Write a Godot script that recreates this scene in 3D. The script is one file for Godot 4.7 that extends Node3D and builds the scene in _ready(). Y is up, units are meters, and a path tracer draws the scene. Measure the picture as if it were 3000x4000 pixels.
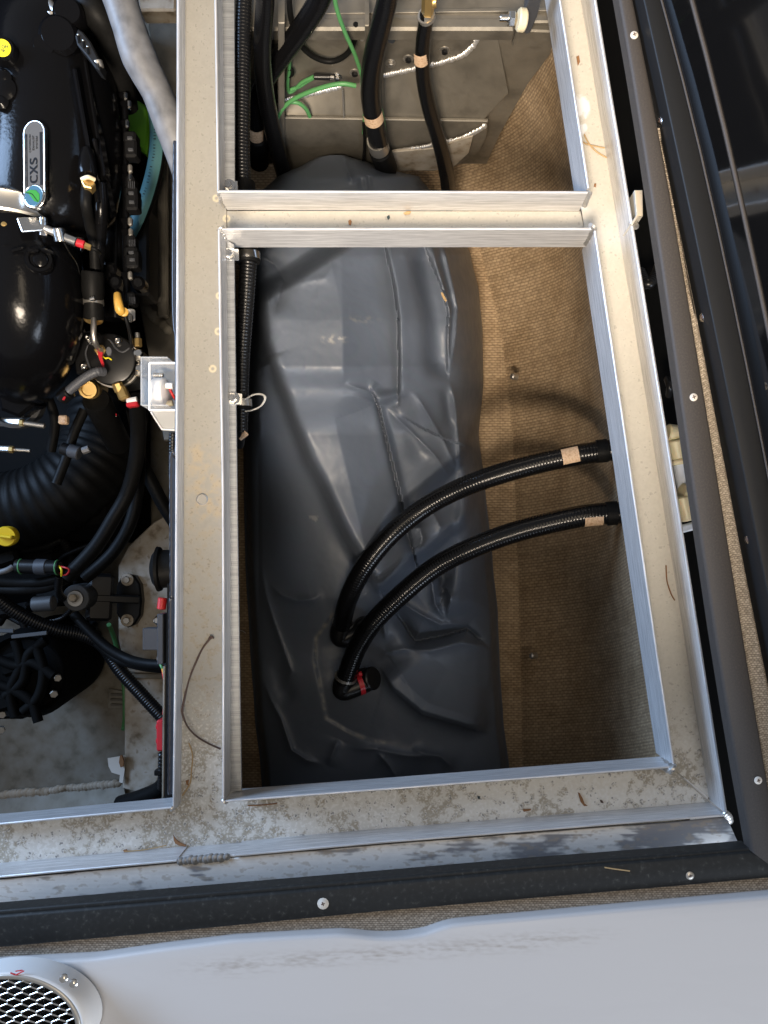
extends Node3D
# A boat's open deck hatches seen from straight above: engine bay on the left, ballast locker on the right.
# P(px, py, h) places a point of the survey plan (plan units of 0.3 mm at the hatch rims, h metres above the rims) in the boat.
const F := 3000.0
const D0 := 0.9
const NX := 1600.0
const NY := 2200.0

func P(px: float, py: float, h: float) -> Vector3:
	var d := (D0 - h) / F
	return Vector3((px - NX) * d, h, (py - NY) * d)

func R(r: float, h: float) -> float:
	return r * (D0 - h) / F

func PL(a: Array, h: float) -> Array:      # flat list x, y, x, y ... -> points at one height
	var o := []
	for i in range(0, a.size(), 2):
		o.append(P(a[i], a[i + 1], h))
	return o

func P3(a: Array) -> Array:                # flat list x, y, h ...
	var o := []
	for i in range(0, a.size(), 3):
		o.append(P(a[i], a[i + 1], a[i + 2]))
	return o

class MB:
	var v := PackedVector3Array()
	var uv := PackedVector2Array()
	var g := PackedInt32Array()
	var start := 0
	var ng := 1
	func begin() -> void:
		start = v.size()
		ng += 1
	func tri(a: Vector3, b: Vector3, c: Vector3, ua: Vector2, ub: Vector2, uc: Vector2, gr: int) -> void:
		v.append(a); v.append(b); v.append(c)
		uv.append(ua); uv.append(ub); uv.append(uc)
		g.append(gr)
	func quad(a: Vector3, b: Vector3, c: Vector3, d: Vector3, ua: Vector2, ub: Vector2, uc: Vector2, ud: Vector2, gr: int) -> void:
		tri(a, b, c, ua, ub, uc, gr)
		tri(a, c, d, ua, uc, ud, gr)
	func flip() -> void:
		for i in range(start, v.size(), 3):
			var t := v[i]; v[i] = v[i + 1]; v[i + 1] = t
			var u := uv[i]; uv[i] = uv[i + 1]; uv[i + 1] = u
	func close() -> void:
		var s := 0.0
		var o := v[start] if v.size() > start else Vector3.ZERO
		for i in range(start, v.size(), 3):
			s += (v[i] - o).dot((v[i + 1] - o).cross(v[i + 2] - o))
		if s > 0.0:
			flip()
	func face(n: Vector3) -> void:
		var s := 0.0
		for i in range(start, v.size(), 3):
			s += (v[i] - v[i + 2]).cross(v[i] - v[i + 1]).dot(n)
		if s < 0.0:
			flip()
	func mesh(origin: Vector3) -> ArrayMesh:
		var st := SurfaceTool.new()
		st.begin(Mesh.PRIMITIVE_TRIANGLES)
		for i in v.size():
			if i % 3 == 0:
				st.set_smooth_group(g[i / 3])
			st.set_uv(uv[i])
			st.add_vertex(v[i] - origin)
		st.generate_normals()
		st.index()
		return st.commit()

func spline(pts: Array, rad, sub: int) -> Array:     # -> [points, radii]
	var o := []
	var r := []
	var n := pts.size()
	for i in n - 1:
		var a: Vector3 = pts[max(i - 1, 0)]
		var b: Vector3 = pts[i]
		var c: Vector3 = pts[i + 1]
		var d: Vector3 = pts[min(i + 2, n - 1)]
		for k in sub:
			var t := float(k) / sub
			o.append(b.cubic_interpolate(c, a, d, t))
			r.append(lerpf(rad[i], rad[i + 1], t) if rad is Array else rad)
	o.append(pts[n - 1])
	r.append(rad[n - 1] if rad is Array else rad)
	return [o, r]

func even(pts: Array, rad: Array, step: float) -> Array:
	var o := [pts[0]]
	var r := [rad[0]]
	var left := step
	for i in pts.size() - 1:
		var a: Vector3 = pts[i]
		var b: Vector3 = pts[i + 1]
		var l := a.distance_to(b)
		var at := left
		while at <= l:
			o.append(a.lerp(b, at / l))
			r.append(lerpf(rad[i], rad[i + 1], at / l))
			at += step
		left = at - l
	return [o, r]

# a round tube along a smooth path; corr = (relative amplitude, pitch in m) makes rings; a0..a1 limits it to a shell
func tube(mb: MB, pts: Array, rad, sides := 14, corr := Vector2.ZERO, sub := 8, a0 := 0.0, a1 := TAU, squash := 1.0) -> void:
	var sr := spline(pts, rad, sub)
	if corr.y > 0.0:
		sr = even(sr[0], sr[1], corr.y / 4.0)
	var p: Array = sr[0]
	var r: Array = sr[1]
	mb.begin()
	var whole := a1 - a0 > TAU - 0.01
	var rings := []
	var along := 0.0
	var us := []
	var side := Vector3.RIGHT
	for i in p.size():
		var t: Vector3 = (p[min(i + 1, p.size() - 1)] - p[max(i - 1, 0)]).normalized()
		if i == 0 or not whole:
			side = t.cross(Vector3(0, 1, 0.35))
			if side.length() < 0.05:
				side = t.cross(Vector3.BACK)
			side = side.normalized()
		else:
			side = (side - t * side.dot(t)).normalized()
		var up := side.cross(t).normalized()
		var rr: float = r[i]
		if corr.y > 0.0:
			rr *= 1.0 + corr.x * [-1.0, 0.6, 1.0, 0.6][i % 4]
		var ring := PackedVector3Array()
		for k in sides + 1:
			var a := a0 + (a1 - a0) * k / sides
			ring.append(p[i] + side * cos(a) * rr + up * sin(a) * rr * squash)
		rings.append(ring)
		if i > 0:
			along += p[i].distance_to(p[i - 1])
		us.append(along)
	for i in rings.size() - 1:
		for k in sides:
			var v0: float = r[i] * (a0 + (a1 - a0) * k / sides)
			var v1: float = r[i] * (a0 + (a1 - a0) * (k + 1) / sides)
			mb.quad(rings[i][k], rings[i][k + 1], rings[i + 1][k + 1], rings[i + 1][k], Vector2(us[i], v0), Vector2(us[i], v1), Vector2(us[i + 1], v1), Vector2(us[i + 1], v0), mb.ng)
	if whole:
		mb.ng += 1
		for e in [0, rings.size() - 1]:
			for k in sides:
				if e == 0:
					mb.tri(p[0], rings[0][k + 1], rings[0][k], Vector2.ZERO, Vector2.ZERO, Vector2.ZERO, mb.ng)
				else:
					mb.tri(p[e], rings[e][k], rings[e][k + 1], Vector2.ZERO, Vector2.ZERO, Vector2.ZERO, mb.ng)
		mb.close()
	else:
		mb.face(Vector3.UP)

# profile of (along the axis, radius), turned round the axis; b0..b1 for a part of a turn
func lathe(mb: MB, o: Vector3, axis: Vector3, prof: Array, sides := 24, twist := 0.0, squash := 1.0, sx := Vector3.ZERO) -> void:
	mb.begin()
	var y := axis.normalized()
	var x := (sx if sx != Vector3.ZERO else (Vector3.RIGHT if abs(y.x) < 0.8 else Vector3.BACK))
	x = (x - y * x.dot(y)).normalized()
	var z := x.cross(y)
	var prev := Vector2.ZERO
	for i in prof.size() - 1:
		var d: Vector2 = (prof[i + 1] - prof[i]).normalized()
		if i > 0 and prev.dot(d) < 0.82:
			mb.ng += 1
		prev = d
		for k in sides:
			var q := []
			for e in [[i, k], [i, k + 1], [i + 1, k + 1], [i + 1, k]]:
				var a: float = twist + TAU * (e[1] % sides) / sides
				var pr: Vector2 = prof[e[0]]
				q.append(o + y * pr.x + (x * cos(a) + z * sin(a) * squash) * pr.y)
			var u0: float = prof[i].y * TAU * k / sides
			var u1: float = prof[i].y * TAU * (k + 1) / sides
			if sides <= 8:
				mb.ng += 1
			if prof[i].y < 1e-6:
				mb.tri(q[0], q[2], q[3], Vector2(u0, prof[i].x), Vector2(u1, prof[i + 1].x), Vector2(u0, prof[i + 1].x), mb.ng)
			elif prof[i + 1].y < 1e-6:
				mb.tri(q[0], q[1], q[2], Vector2(u0, prof[i].x), Vector2(u1, prof[i].x), Vector2(u0, prof[i + 1].x), mb.ng)
			else:
				mb.quad(q[0], q[1], q[2], q[3], Vector2(u0, prof[i].x), Vector2(u1, prof[i].x), Vector2(u1, prof[i + 1].x), Vector2(u0, prof[i + 1].x), mb.ng)
	mb.close()

func rod(mb: MB, a: Vector3, b: Vector3, r: float, sides := 16, bev := 0.15) -> void:
	var l := a.distance_to(b)
	var c: float = min(r * bev, l * 0.3)
	lathe(mb, a, b - a, [Vector2(0, 0), Vector2(0, r - c), Vector2(c, r), Vector2(l - c, r), Vector2(l, r - c), Vector2(l, 0)], sides)

func prism(mb: MB, poly: PackedVector2Array, yb: float, yt: float, bev := 0.0, xf := Transform3D.IDENTITY) -> void:
	mb.begin()
	var n := poly.size()
	if Geometry2D.is_polygon_clockwise(poly):
		poly.reverse()
	var ins := PackedVector2Array()
	for i in n:
		var a := (poly[i] - poly[(i - 1 + n) % n]).normalized()
		var b := (poly[(i + 1) % n] - poly[i]).normalized()
		var nn := Vector2(-a.y, a.x) + Vector2(-b.y, b.x)
		nn = nn / max(nn.dot(Vector2(-a.y, a.x)), 0.35)
		ins.append(poly[i] + nn * bev)
	var idx := Geometry2D.triangulate_polygon(ins if bev > 0 else poly)
	var top := ins if bev > 0 else poly
	var w := func(p: Vector2, y: float) -> Vector3: return xf * Vector3(p.x, y, p.y)
	for i in range(0, idx.size(), 3):
		var a: Vector2 = top[idx[i]]
		var b: Vector2 = top[idx[i + 1]]
		var c: Vector2 = top[idx[i + 2]]
		mb.tri(w.call(a, yt), w.call(b, yt), w.call(c, yt), a, b, c, 1)
		a = poly[idx[i]]; b = poly[idx[i + 1]]; c = poly[idx[i + 2]]
		mb.tri(w.call(a, yb), w.call(c, yb), w.call(b, yb), a, c, b, 0)
	mb.ng += 1
	var along := 0.0
	for i in n:
		var j := (i + 1) % n
		mb.ng += 1
		var l := poly[i].distance_to(poly[j])
		mb.quad(w.call(poly[i], yb), w.call(poly[j], yb), w.call(poly[j], yt - bev), w.call(poly[i], yt - bev), Vector2(along, yb), Vector2(along + l, yb), Vector2(along + l, yt), Vector2(along, yt), mb.ng)
		if bev > 0:
			mb.ng += 1
			mb.quad(w.call(poly[i], yt - bev), w.call(poly[j], yt - bev), w.call(top[j], yt), w.call(top[i], yt), poly[i], poly[j], top[j], top[i], mb.ng)
		along += l
	# caps get groups of their own
	var gt := mb.ng + 1
	for i in range(mb.start / 3, mb.g.size()):
		if mb.g[i] == 1: mb.g[i] = gt
		elif mb.g[i] == 0: mb.g[i] = gt + 1
	mb.ng = gt + 2
	mb.close()

func XZ(pts: Array) -> PackedVector2Array:
	var o := PackedVector2Array()
	for p in pts:
		o.append(Vector2(p.x, p.z))
	return o

func plate(mb: MB, flat: Array, h: float, thick: float, bev := 0.0006) -> void:
	prism(mb, XZ(PL(flat, h)), h - thick, h, bev)

func box(mb: MB, xf: Transform3D, size: Vector3, bev := 0.001) -> void:
	var x := size.x / 2
	var z := size.z / 2
	var b := bev
	var poly := PackedVector2Array([Vector2(-x + b, -z), Vector2(x - b, -z), Vector2(x, -z + b), Vector2(x, z - b), Vector2(x - b, z), Vector2(-x + b, z), Vector2(-x, z - b), Vector2(-x, -z + b)])
	prism(mb, poly, -size.y / 2, size.y / 2, bev, xf)

# a bar from a to b with a w (sideways) by t (upwards) section
func bar(mb: MB, a: Vector3, b: Vector3, w: float, t: float, bev := 0.0008, up := Vector3.UP) -> void:
	var x := (b - a).normalized()
	var z := x.cross(up).normalized()
	var y := z.cross(x).normalized()
	box(mb, Transform3D(Basis(x, y, z), (a + b) / 2), Vector3(a.distance_to(b), t, w), bev)

# a closed section of (sideways, up) drawn along a path; sideways is to the path's left seen from above
func sweep(mb: MB, path: Array, prof: Array, smooth := false) -> void:
	mb.begin()
	var n := path.size()
	var m := prof.size()
	var rings := []
	var us := [0.0]
	for i in n:
		var t0: Vector3 = (path[i] - path[max(i - 1, 0)])
		var t1: Vector3 = (path[min(i + 1, n - 1)] - path[i])
		if i == 0: t0 = t1
		if i == n - 1: t1 = t0
		t0 = t0.normalized(); t1 = t1.normalized()
		var t := (t0 + t1).normalized()
		var s: Vector3 = Vector3.UP.cross(t).normalized() / maxf(t.dot(t0), 0.4)
		var ring := []
		for q in prof:
			ring.append(path[i] + s * q.x + Vector3.UP * q.y)
		rings.append(ring)
		if i > 0: us.append(us[i - 1] + path[i].distance_to(path[i - 1]))
	for k in m:
		var l := (k + 1) % m
		if not smooth: mb.ng += 1
		var vv := 0.0
		for j in k: vv += prof[j].distance_to(prof[j + 1])
		var vw: float = vv + prof[k].distance_to(prof[l])
		for i in n - 1:
			mb.quad(rings[i][k], rings[i][l], rings[i + 1][l], rings[i + 1][k], Vector2(us[i], vv), Vector2(us[i], vw), Vector2(us[i + 1], vw), Vector2(us[i + 1], vv), mb.ng)
	mb.ng += 1
	var pp := PackedVector2Array(prof)
	var idx := Geometry2D.triangulate_polygon(pp)
	for i in range(0, idx.size(), 3):
		var a: int = idx[i]; var b: int = idx[i + 1]; var c: int = idx[i + 2]
		var cw := Geometry2D.is_polygon_clockwise(pp)
		for e in [0, n - 1]:
			var fl: bool = (e == 0) == cw
			if fl: mb.tri(rings[e][a], rings[e][c], rings[e][b], pp[a], pp[c], pp[b], mb.ng + e)
			else: mb.tri(rings[e][a], rings[e][b], rings[e][c], pp[a], pp[b], pp[c], mb.ng + e)
	mb.ng += n
	mb.close()

func lipprof(w: float, t: float, top := 0.0) -> Array:      # upright plate hanging from the path, w to one side
	var c := 0.0008
	var s: float = sign(w)
	return [Vector2(0, top - c), Vector2(s * c, top), Vector2(w - s * c, top), Vector2(w, top - c), Vector2(w, -t), Vector2(0, -t)]

func dens(pts: Array, n: int) -> Array:       # resample a polyline evenly into n points
	var len := 0.0
	for i in pts.size() - 1: len += pts[i].distance_to(pts[i + 1])
	var o := [pts[0]]
	var k := 0
	var acc := 0.0
	for j in range(1, n - 1):
		var want := len * j / (n - 1)
		while k < pts.size() - 2 and acc + pts[k].distance_to(pts[k + 1]) < want:
			acc += pts[k].distance_to(pts[k + 1])
			k += 1
		o.append(pts[k].lerp(pts[k + 1], clampf((want - acc) / pts[k].distance_to(pts[k + 1]), 0, 1)))
	o.append(pts[-1])
	return o

# a slab between two edges (equal counts), with bevelled long edges
func slab(mb: MB, ea: Array, eb: Array, thick: float, bev := 0.0015) -> void:
	mb.begin()
	var n := ea.size()
	var rows := []
	var us := [0.0]
	for i in n:
		var a: Vector3 = ea[i]
		var b: Vector3 = eb[i]
		var d := (b - a).normalized()
		var dn := Vector3.DOWN
		rows.append([a + dn * thick, a + dn * bev, a + dn * bev * 0.3 + d * bev * 0.3, a + d * bev, b - d * bev, b + dn * bev * 0.3 - d * bev * 0.3, b + dn * bev, b + dn * thick])
		if i > 0: us.append(us[i - 1] + ea[i].distance_to(ea[i - 1]))
	var gr := [0, 1, 1, 1, 1, 1, 2, 3]
	var base := mb.ng + 1
	for i in n - 1:
		for k in 8:
			var l := (k + 1) % 8
			var q := [rows[i][k], rows[i][l], rows[i + 1][l], rows[i + 1][k]]
			if k == 3:
				mb.quad(q[0], q[1], q[2], q[3], Vector2(q[0].x, q[0].z), Vector2(q[1].x, q[1].z), Vector2(q[2].x, q[2].z), Vector2(q[3].x, q[3].z), base + 1)
			else:
				mb.quad(q[0], q[1], q[2], q[3], Vector2(q[0].x, q[0].z + q[0].y), Vector2(q[1].x, q[1].z + q[1].y), Vector2(q[2].x, q[2].z + q[2].y), Vector2(q[3].x, q[3].z + q[3].y), base + gr[k])
	mb.ng = base + 5
	for e in [0, n - 1]:
		for k in range(1, 7):
			mb.tri(rows[e][0], rows[e][k], rows[e][k + 1], Vector2.ZERO, Vector2.ZERO, Vector2.ZERO, mb.ng + e)
			if e == 0:
				var s := mb.v.size()
				var t := mb.v[s - 1]; mb.v[s - 1] = mb.v[s - 2]; mb.v[s - 2] = t
	mb.ng += n + 1
	mb.close()

# a flat panel standing across the boat at z = zz, given by plan points; its thickness goes away from the viewer
func zpanel(mb: MB, flat: Array, zz: float, thick: float, bev := 0.0005) -> void:
	var poly := PackedVector2Array()
	for i in range(0, flat.size(), 2):
		var d: float = zz * F / (flat[i + 1] - NY)
		poly.append(Vector2((flat[i] - NX) * d / F, -(D0 - d)))
	prism(mb, poly, -thick, 0.0, bev, Transform3D(Basis(Vector3.RIGHT, Vector3.BACK, Vector3.DOWN), Vector3(0, 0, zz)))

func Z(px: float, py: float, zz: float) -> Vector3:
	var d: float = zz * F / (py - NY)
	return Vector3((px - NX) * d / F, D0 - d, zz)

# a weld: overlapping small scales along a path
func weld(mb: MB, pts: Array, r: float, n: Vector3, step := 0.004) -> void:
	var sr := spline(pts, r, 6)
	var e := even(sr[0], sr[1], step)
	var rng := RandomNumberGenerator.new()
	rng.seed = int(pts[0].x * 9000.0) + 77
	for i in e[0].size():
		var t: Vector3 = (e[0][min(i + 1, e[0].size() - 1)] - e[0][max(i - 1, 0)]).normalized()
		var k := rng.randf_range(0.85, 1.2)
		var off := Vector3(rng.randf_range(-1, 1), 0, rng.randf_range(-1, 1)) * r * 0.12
		lathe(mb, e[0][i] + off - n * r * 0.2, (n + t * 0.45).normalized(), [Vector2(-r * 0.2, r * k), Vector2(r * 0.22, r * 0.92 * k), Vector2(r * 0.42, r * 0.55 * k), Vector2(r * 0.48, 0)], 10)

# ---------------------------------------------------------------- nodes
func numbered(called: String, parent: Node) -> String:
	if not parent.has_node(called):
		return called
	var i := 1
	while parent.has_node("%s_%03d" % [called, i]):
		i += 1
	return "%s_%03d" % [called, i]

func tag(o: Node, label: String, category: String, group := "", kind := "") -> Node:
	o.set_meta("label", label)
	if category: o.set_meta("category", category)
	if group: o.set_meta("group", group)
	if kind: o.set_meta("kind", kind)
	return o

func thing(called: String, label: String, category: String, at: Vector3, group := "", kind := "") -> Node3D:
	var o := Node3D.new()
	o.name = numbered(called, self)
	o.position = at
	add_child(o, true)
	tag(o, label, category, group, kind)
	return o

func origin_of(n: Node) -> Vector3:
	var o := Vector3.ZERO
	while n != self:
		o += n.position
		n = n.get_parent()
	return o

func part(parent: Node, called: String, mb: MB, m: Material, label := "") -> MeshInstance3D:
	var o := MeshInstance3D.new()
	o.name = numbered(called, parent)
	o.mesh = mb.mesh(origin_of(parent))
	o.material_override = null
	o.mesh.surface_set_material(0, m)
	parent.add_child(o, true)
	if label: o.set_meta("label", label)
	return o

func solo(called: String, label: String, category: String, mb: MB, m: Material, group := "", kind := "") -> MeshInstance3D:
	var o := MeshInstance3D.new()
	o.name = numbered(called, self)
	var lo := mb.v[0]
	var hi := mb.v[0]
	for p in mb.v:
		lo = lo.min(p); hi = hi.max(p)
	var at := Vector3((lo.x + hi.x) / 2, lo.y, (lo.z + hi.z) / 2)
	o.mesh = mb.mesh(at)
	o.mesh.surface_set_material(0, m)
	o.position = at
	add_child(o, true)
	tag(o, label, category, group, kind)
	return o

# ---------------------------------------------------------------- materials
var M := {}

func mat(called: String, lin: Color, rough: float, metal := 0.0, spec := 0.5) -> StandardMaterial3D:
	var m := StandardMaterial3D.new()
	m.resource_name = called
	m.albedo_color = lin.linear_to_srgb()
	m.roughness = rough
	m.metallic = metal
	m.metallic_specular = spec
	m.cull_mode = BaseMaterial3D.CULL_DISABLED
	M[called] = m
	return m

func fnl(s: int, freq: float, oct := 4, type := FastNoiseLite.TYPE_SIMPLEX_SMOOTH) -> FastNoiseLite:
	var n := FastNoiseLite.new()
	n.seed = s
	n.noise_type = type
	n.frequency = freq
	n.fractal_octaves = oct
	return n

func ntex(s: int, freq: float, oct: int, ramp: Array, size := 512) -> NoiseTexture2D:    # ramp: pos, srgb colour ...
	var t := NoiseTexture2D.new()
	t.width = size; t.height = size
	t.seamless = true
	t.noise = fnl(s, freq, oct)
	var g := Gradient.new()
	var off := PackedFloat32Array()
	var col := PackedColorArray()
	for i in range(0, ramp.size(), 2):
		off.append(ramp[i]); col.append(ramp[i + 1])
	g.offsets = off
	g.colors = col
	t.color_ramp = g
	return t

func grey(a: float) -> Color: return Color(a, a, a)

func tri_uv(m: StandardMaterial3D, s: Vector3) -> void:
	m.uv1_triplanar = true
	m.uv1_world_triplanar = true
	m.uv1_scale = s

func smooth(a: float, b: float, x: float) -> float:
	var t := clampf((x - a) / (b - a), 0, 1)
	return t * t * (3 - 2 * t)

func tex(w: int, h: int, f: Callable) -> ImageTexture:
	var im := Image.create(w, h, false, Image.FORMAT_RGB8)
	for y in h:
		for x in w:
			im.set_pixel(x, y, f.call(x, y))
	return ImageTexture.create_from_image(im)

func make_materials() -> void:
	var m: StandardMaterial3D
	# brushed extrusions: streaks run along u (metres along the bar)
	var nb := fnl(3, 1.0, 3)
	var brush_f := func(x: int, y: int) -> Color:
		var s := 0.0
		var xa := x / 256.0 * TAU
		s += nb.get_noise_3d(cos(xa) * 0.6, sin(xa) * 0.6, y * 0.23) * 0.5
		s += nb.get_noise_3d(cos(xa) * 1.5 + 40, sin(xa) * 1.5, y * 0.9) * 0.5
		return grey(clampf(0.84 + s * 0.42, 0, 1))
	var brush := tex(256, 256, brush_f)
	var bn: Image = brush.get_image().duplicate()
	bn.convert(Image.FORMAT_RGBA8)
	bn.bump_map_to_normal_map(1.6)
	var bnt := ImageTexture.create_from_image(bn)
	m = mat("brushed_aluminium", Color(0.90, 0.89, 0.885), 0.40, 0.45)
	m.albedo_texture = brush
	m.normal_enabled = true; m.normal_texture = bnt; m.normal_scale = 0.5
	m.uv1_scale = Vector3(3.0, 22.0, 1)
	m = mat("ledge_aluminium", Color(0.42, 0.43, 0.44), 0.42, 0.4)
	m.albedo_texture = brush
	m.uv1_scale = Vector3(3.0, 22.0, 1)
	# dull dirty channel floor: one stain map laid over the whole frame
	var n1 := fnl(11, 9.0, 5)
	var n2 := fnl(12, 60.0, 4)
	var n3 := fnl(13, 170.0, 2)
	var n4 := fnl(14, 3.0, 3)
	var dirt := func(x: int, y: int) -> Color:
		var X := -0.52 + 0.96 * x / 1024.0
		var Zz := -0.75 + 1.17 * y / 1280.0
		var a := n1.get_noise_2d(X, Zz)
		var b := n2.get_noise_2d(X, Zz)
		var c := n3.get_noise_2d(X, Zz)
		var e := n4.get_noise_2d(X, Zz)
		var low := smooth(0.14, 0.26, Zz)                # the foot of the frame, where water and leaves lie
		var mid := smooth(-0.25, 0.15, Zz) * smooth(0.0, -0.2, X)
		var col := Vector3(0.46, 0.435, 0.38).lerp(Vector3(0.30, 0.285, 0.25), smooth(-0.19, -0.215, X))
		col = col.lerp(Vector3(0.74, 0.72, 0.665), clampf(low * 0.85 + smooth(0.0, 0.3, X) * 0.3, 0, 1))
		col *= 1.0 + 0.10 * e + 0.06 * b + 0.05 * c
		var edge_in := absf(Zz - (0.318 - 0.075 * (X + 0.02))) / 0.04
		var blot := smooth(0.02, 0.20, a * 0.45 + b * 0.55 + 0.3 * c + (0.06 if X < -0.05 else -0.05) + 0.12 * smooth(0.3, 1.0, edge_in) + 0.03) * low
		col = col.lerp(Vector3(0.36, 0.315, 0.24) * (1.0 + 0.5 * c + 0.4 * b), blot * 0.82)
		var mould := smooth(0.10, 0.22, b * 0.7 + c * 0.35) * maxf(mid * 0.7, low * 0.35)
		col = col.lerp(Vector3(0.27, 0.22, 0.15), mould * 0.7)
		var white := smooth(0.08, 0.22, b * 0.35 + c * 0.8 - a * 0.3) * low
		col = col.lerp(Vector3(0.80, 0.79, 0.76), white * 0.7)
		if X > 0.17:                                       # tan tide mark along the outer rail
			var xm := 0.272 + (Zz + 0.39) * 0.165
			var q: float = exp(-pow((X - xm - 0.004 * b) / 0.007, 2)) * smooth(0.24, 0.05, Zz)
			col = col.lerp(Vector3(0.60, 0.475, 0.31), q * 0.75)
		var rust: float = exp(-pow((X + 0.248) / 0.02, 2) - pow((Zz + 0.085) / 0.035, 2)) + 0.8 * exp(-pow((X + 0.262) / 0.012, 2) - pow((Zz + 0.13) / 0.016, 2))
		col = col.lerp(Vector3(0.44, 0.34, 0.21), clampf(rust * (0.32 + 1.3 * b), 0, 0.5))
		for s in [Vector2(-0.226, -0.425), Vector2(-0.2385, -0.45), Vector2(-0.2345, -0.33), Vector2(-0.236, -0.286), Vector2(-0.243, -0.24)]:
			var rr := Vector2(X, Zz).distance_to(s) / 0.0042
			if rr < 1.4:
				col = col.lerp(Vector3(0.74, 0.62, 0.40), 0.6 * smooth(1.3, 0.9, rr) * smooth(0.25, 0.8, rr))
		for s in [Vector3(0.211, -0.563, 0.011), Vector3(0.213, -0.535, 0.006)]:   # pale dried drips
			var rr: float = Vector2(X, (Zz - s.y) * 0.8 + s.y).distance_to(Vector2(s.x, s.y)) / s.z + b * 0.6
			col = col.lerp(Vector3(0.72, 0.75, 0.80), 0.75 * smooth(1.1, 0.7, rr))
		if c > 0.42 and b > 0.05: col *= lerpf(1.0, 0.35, smooth(0.42, 0.52, c) * (0.4 + 0.6 * low))
		return Color(clampf(col.x, 0, 1), clampf(col.y, 0, 1), clampf(col.z, 0, 1)).linear_to_srgb()
	m = mat("stained_channel", Color.WHITE, 0.62, 0.12)
	m.albedo_texture = tex(1024, 1280, dirt)
	m.uv1_scale = Vector3(1 / 0.96, 1 / 1.17, 1)
	m.uv1_offset = Vector3(0.52 / 0.96, 0.75 / 1.17, 0)
	m.texture_repeat = true
	# outer ledge with smeared grime along it
	var n5 := fnl(21, 1.0, 4)
	var smear := func(x: int, y: int) -> Color:
		var X := x / 1024.0
		var Y := y / 128.0
		var a := n5.get_noise_2d(X * 9.0, Y * 3.0 + 5)
		var b := n5.get_noise_2d(X * 40.0, Y * 16.0)
		var c := n5.get_noise_2d(X * 7.0 + 40, Y * 34.0)
		var g := smooth(-0.05, 0.28, a * 0.9 + b * 0.25 + 0.25 * c + 0.42 * smooth(0.35, 0.8, X) - 0.25)
		var col := Vector3(0.76, 0.745, 0.715) * (1 + 0.1 * b + 0.09 * c)
		col = col.lerp(Vector3(0.17, 0.17, 0.185), g * 0.85)
		col = col.lerp(Vector3(0.40, 0.33, 0.25), smooth(0.2, 0.4, b) * 0.5)
		return Color(clampf(col.x, 0, 1), clampf(col.y, 0, 1), clampf(col.z, 0, 1)).linear_to_srgb()
	m = mat("scuffed_ledge", Color.WHITE, 0.45, 0.2)
	m.albedo_texture = tex(1024, 128, smear)
	m.uv1_scale = Vector3(1 / 0.95, 1 / 0.16, 1)
	m.uv1_offset = Vector3(0.55, -2.0, 0)
	# mill-finish plates
	var blot := ntex(31, 0.008, 5, [0.0, grey(0.72), 0.45, grey(0.92), 1.0, grey(1.0)])
	var fine := ntex(32, 0.05, 3, [0.0, grey(0.35), 1.0, grey(0.62)])
	m = mat("plate_aluminium", Color(0.21, 0.192, 0.16), 0.42, 0.5)
	m.albedo_texture = blot; m.roughness_texture = fine; m.roughness = 1.0
	tri_uv(m, Vector3(3, 3, 3))
	m = mat("hull_aluminium", Color(0.27, 0.255, 0.22), 0.6, 0.35)
	m.albedo_texture = ntex(33, 0.01, 5, [0.0, Color(0.72, 0.70, 0.66), 0.35, Color(0.9, 0.88, 0.85), 0.75, grey(0.97), 1.0, Color(0.84, 0.79, 0.72)])
	tri_uv(m, Vector3(4, 4, 4))
	m = mat("stringer_aluminium", Color(0.50, 0.455, 0.39), 0.6, 0.25)
	m.albedo_texture = ntex(34, 0.014, 5, [0.0, Color(0.62, 0.57, 0.5), 0.38, Color(0.9, 0.88, 0.85), 0.8, grey(0.98), 1.0, Color(0.7, 0.64, 0.56)])
	tri_uv(m, Vector3(4, 4, 4))
	m = mat("weld_metal", Color(0.58, 0.565, 0.54), 0.38, 0.8)
	m = mat("steel", Color(0.72, 0.70, 0.67), 0.22, 1.0)
	m = mat("dull_steel", Color(0.55, 0.52, 0.47), 0.4, 0.9)
	m = mat("brass", Color(0.62, 0.42, 0.16), 0.35, 0.85)
	m = mat("yellow_plastic", Color(0.62, 0.36, 0.07), 0.4)
	m = mat("bright_yellow", Color(0.80, 0.53, 0.02), 0.35)
	m = mat("label_yellow", Color(0.85, 0.72, 0.02), 0.5)
	m = mat("red_plastic", Color(0.50, 0.02, 0.03), 0.35)
	m = mat("red_wire", Color(0.45, 0.02, 0.02), 0.4)
	m = mat("green_wire", Color(0.075, 0.24, 0.085), 0.45)
	m = mat("green_vinyl", Color(0.18, 0.52, 0.03), 0.45)
	m = mat("teal_rubber", Color(0.10, 0.25, 0.27), 0.5)
	m = mat("print_ink", Color(0.02, 0.04, 0.045), 0.6)
	m = mat("white_plastic", Color(0.80, 0.78, 0.75), 0.4)
	m = mat("cream_plastic", Color(0.66, 0.58, 0.40), 0.4)
	m = mat("nylon", Color(0.62, 0.55, 0.36), 0.35)
	m.subsurf_scatter_enabled = true; m.subsurf_scatter_strength = 0.1
	m = mat("pipe_white", Color(0.62, 0.67, 0.76), 0.4)
	# black engine paint with orange peel
	m = mat("engine_paint", Color(0.0035, 0.0035, 0.004), 0.19, 0.0, 0.27)
	var op := NoiseTexture2D.new()
	op.noise = fnl(41, 0.03, 3); op.seamless = true; op.as_normal_map = true; op.bump_strength = 2.5
	m.normal_enabled = true; m.normal_texture = op; m.normal_scale = 0.35
	m.clearcoat_enabled = true; m.clearcoat = 0.06; m.clearcoat_roughness = 0.1
	tri_uv(m, Vector3(10, 10, 10))
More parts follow.
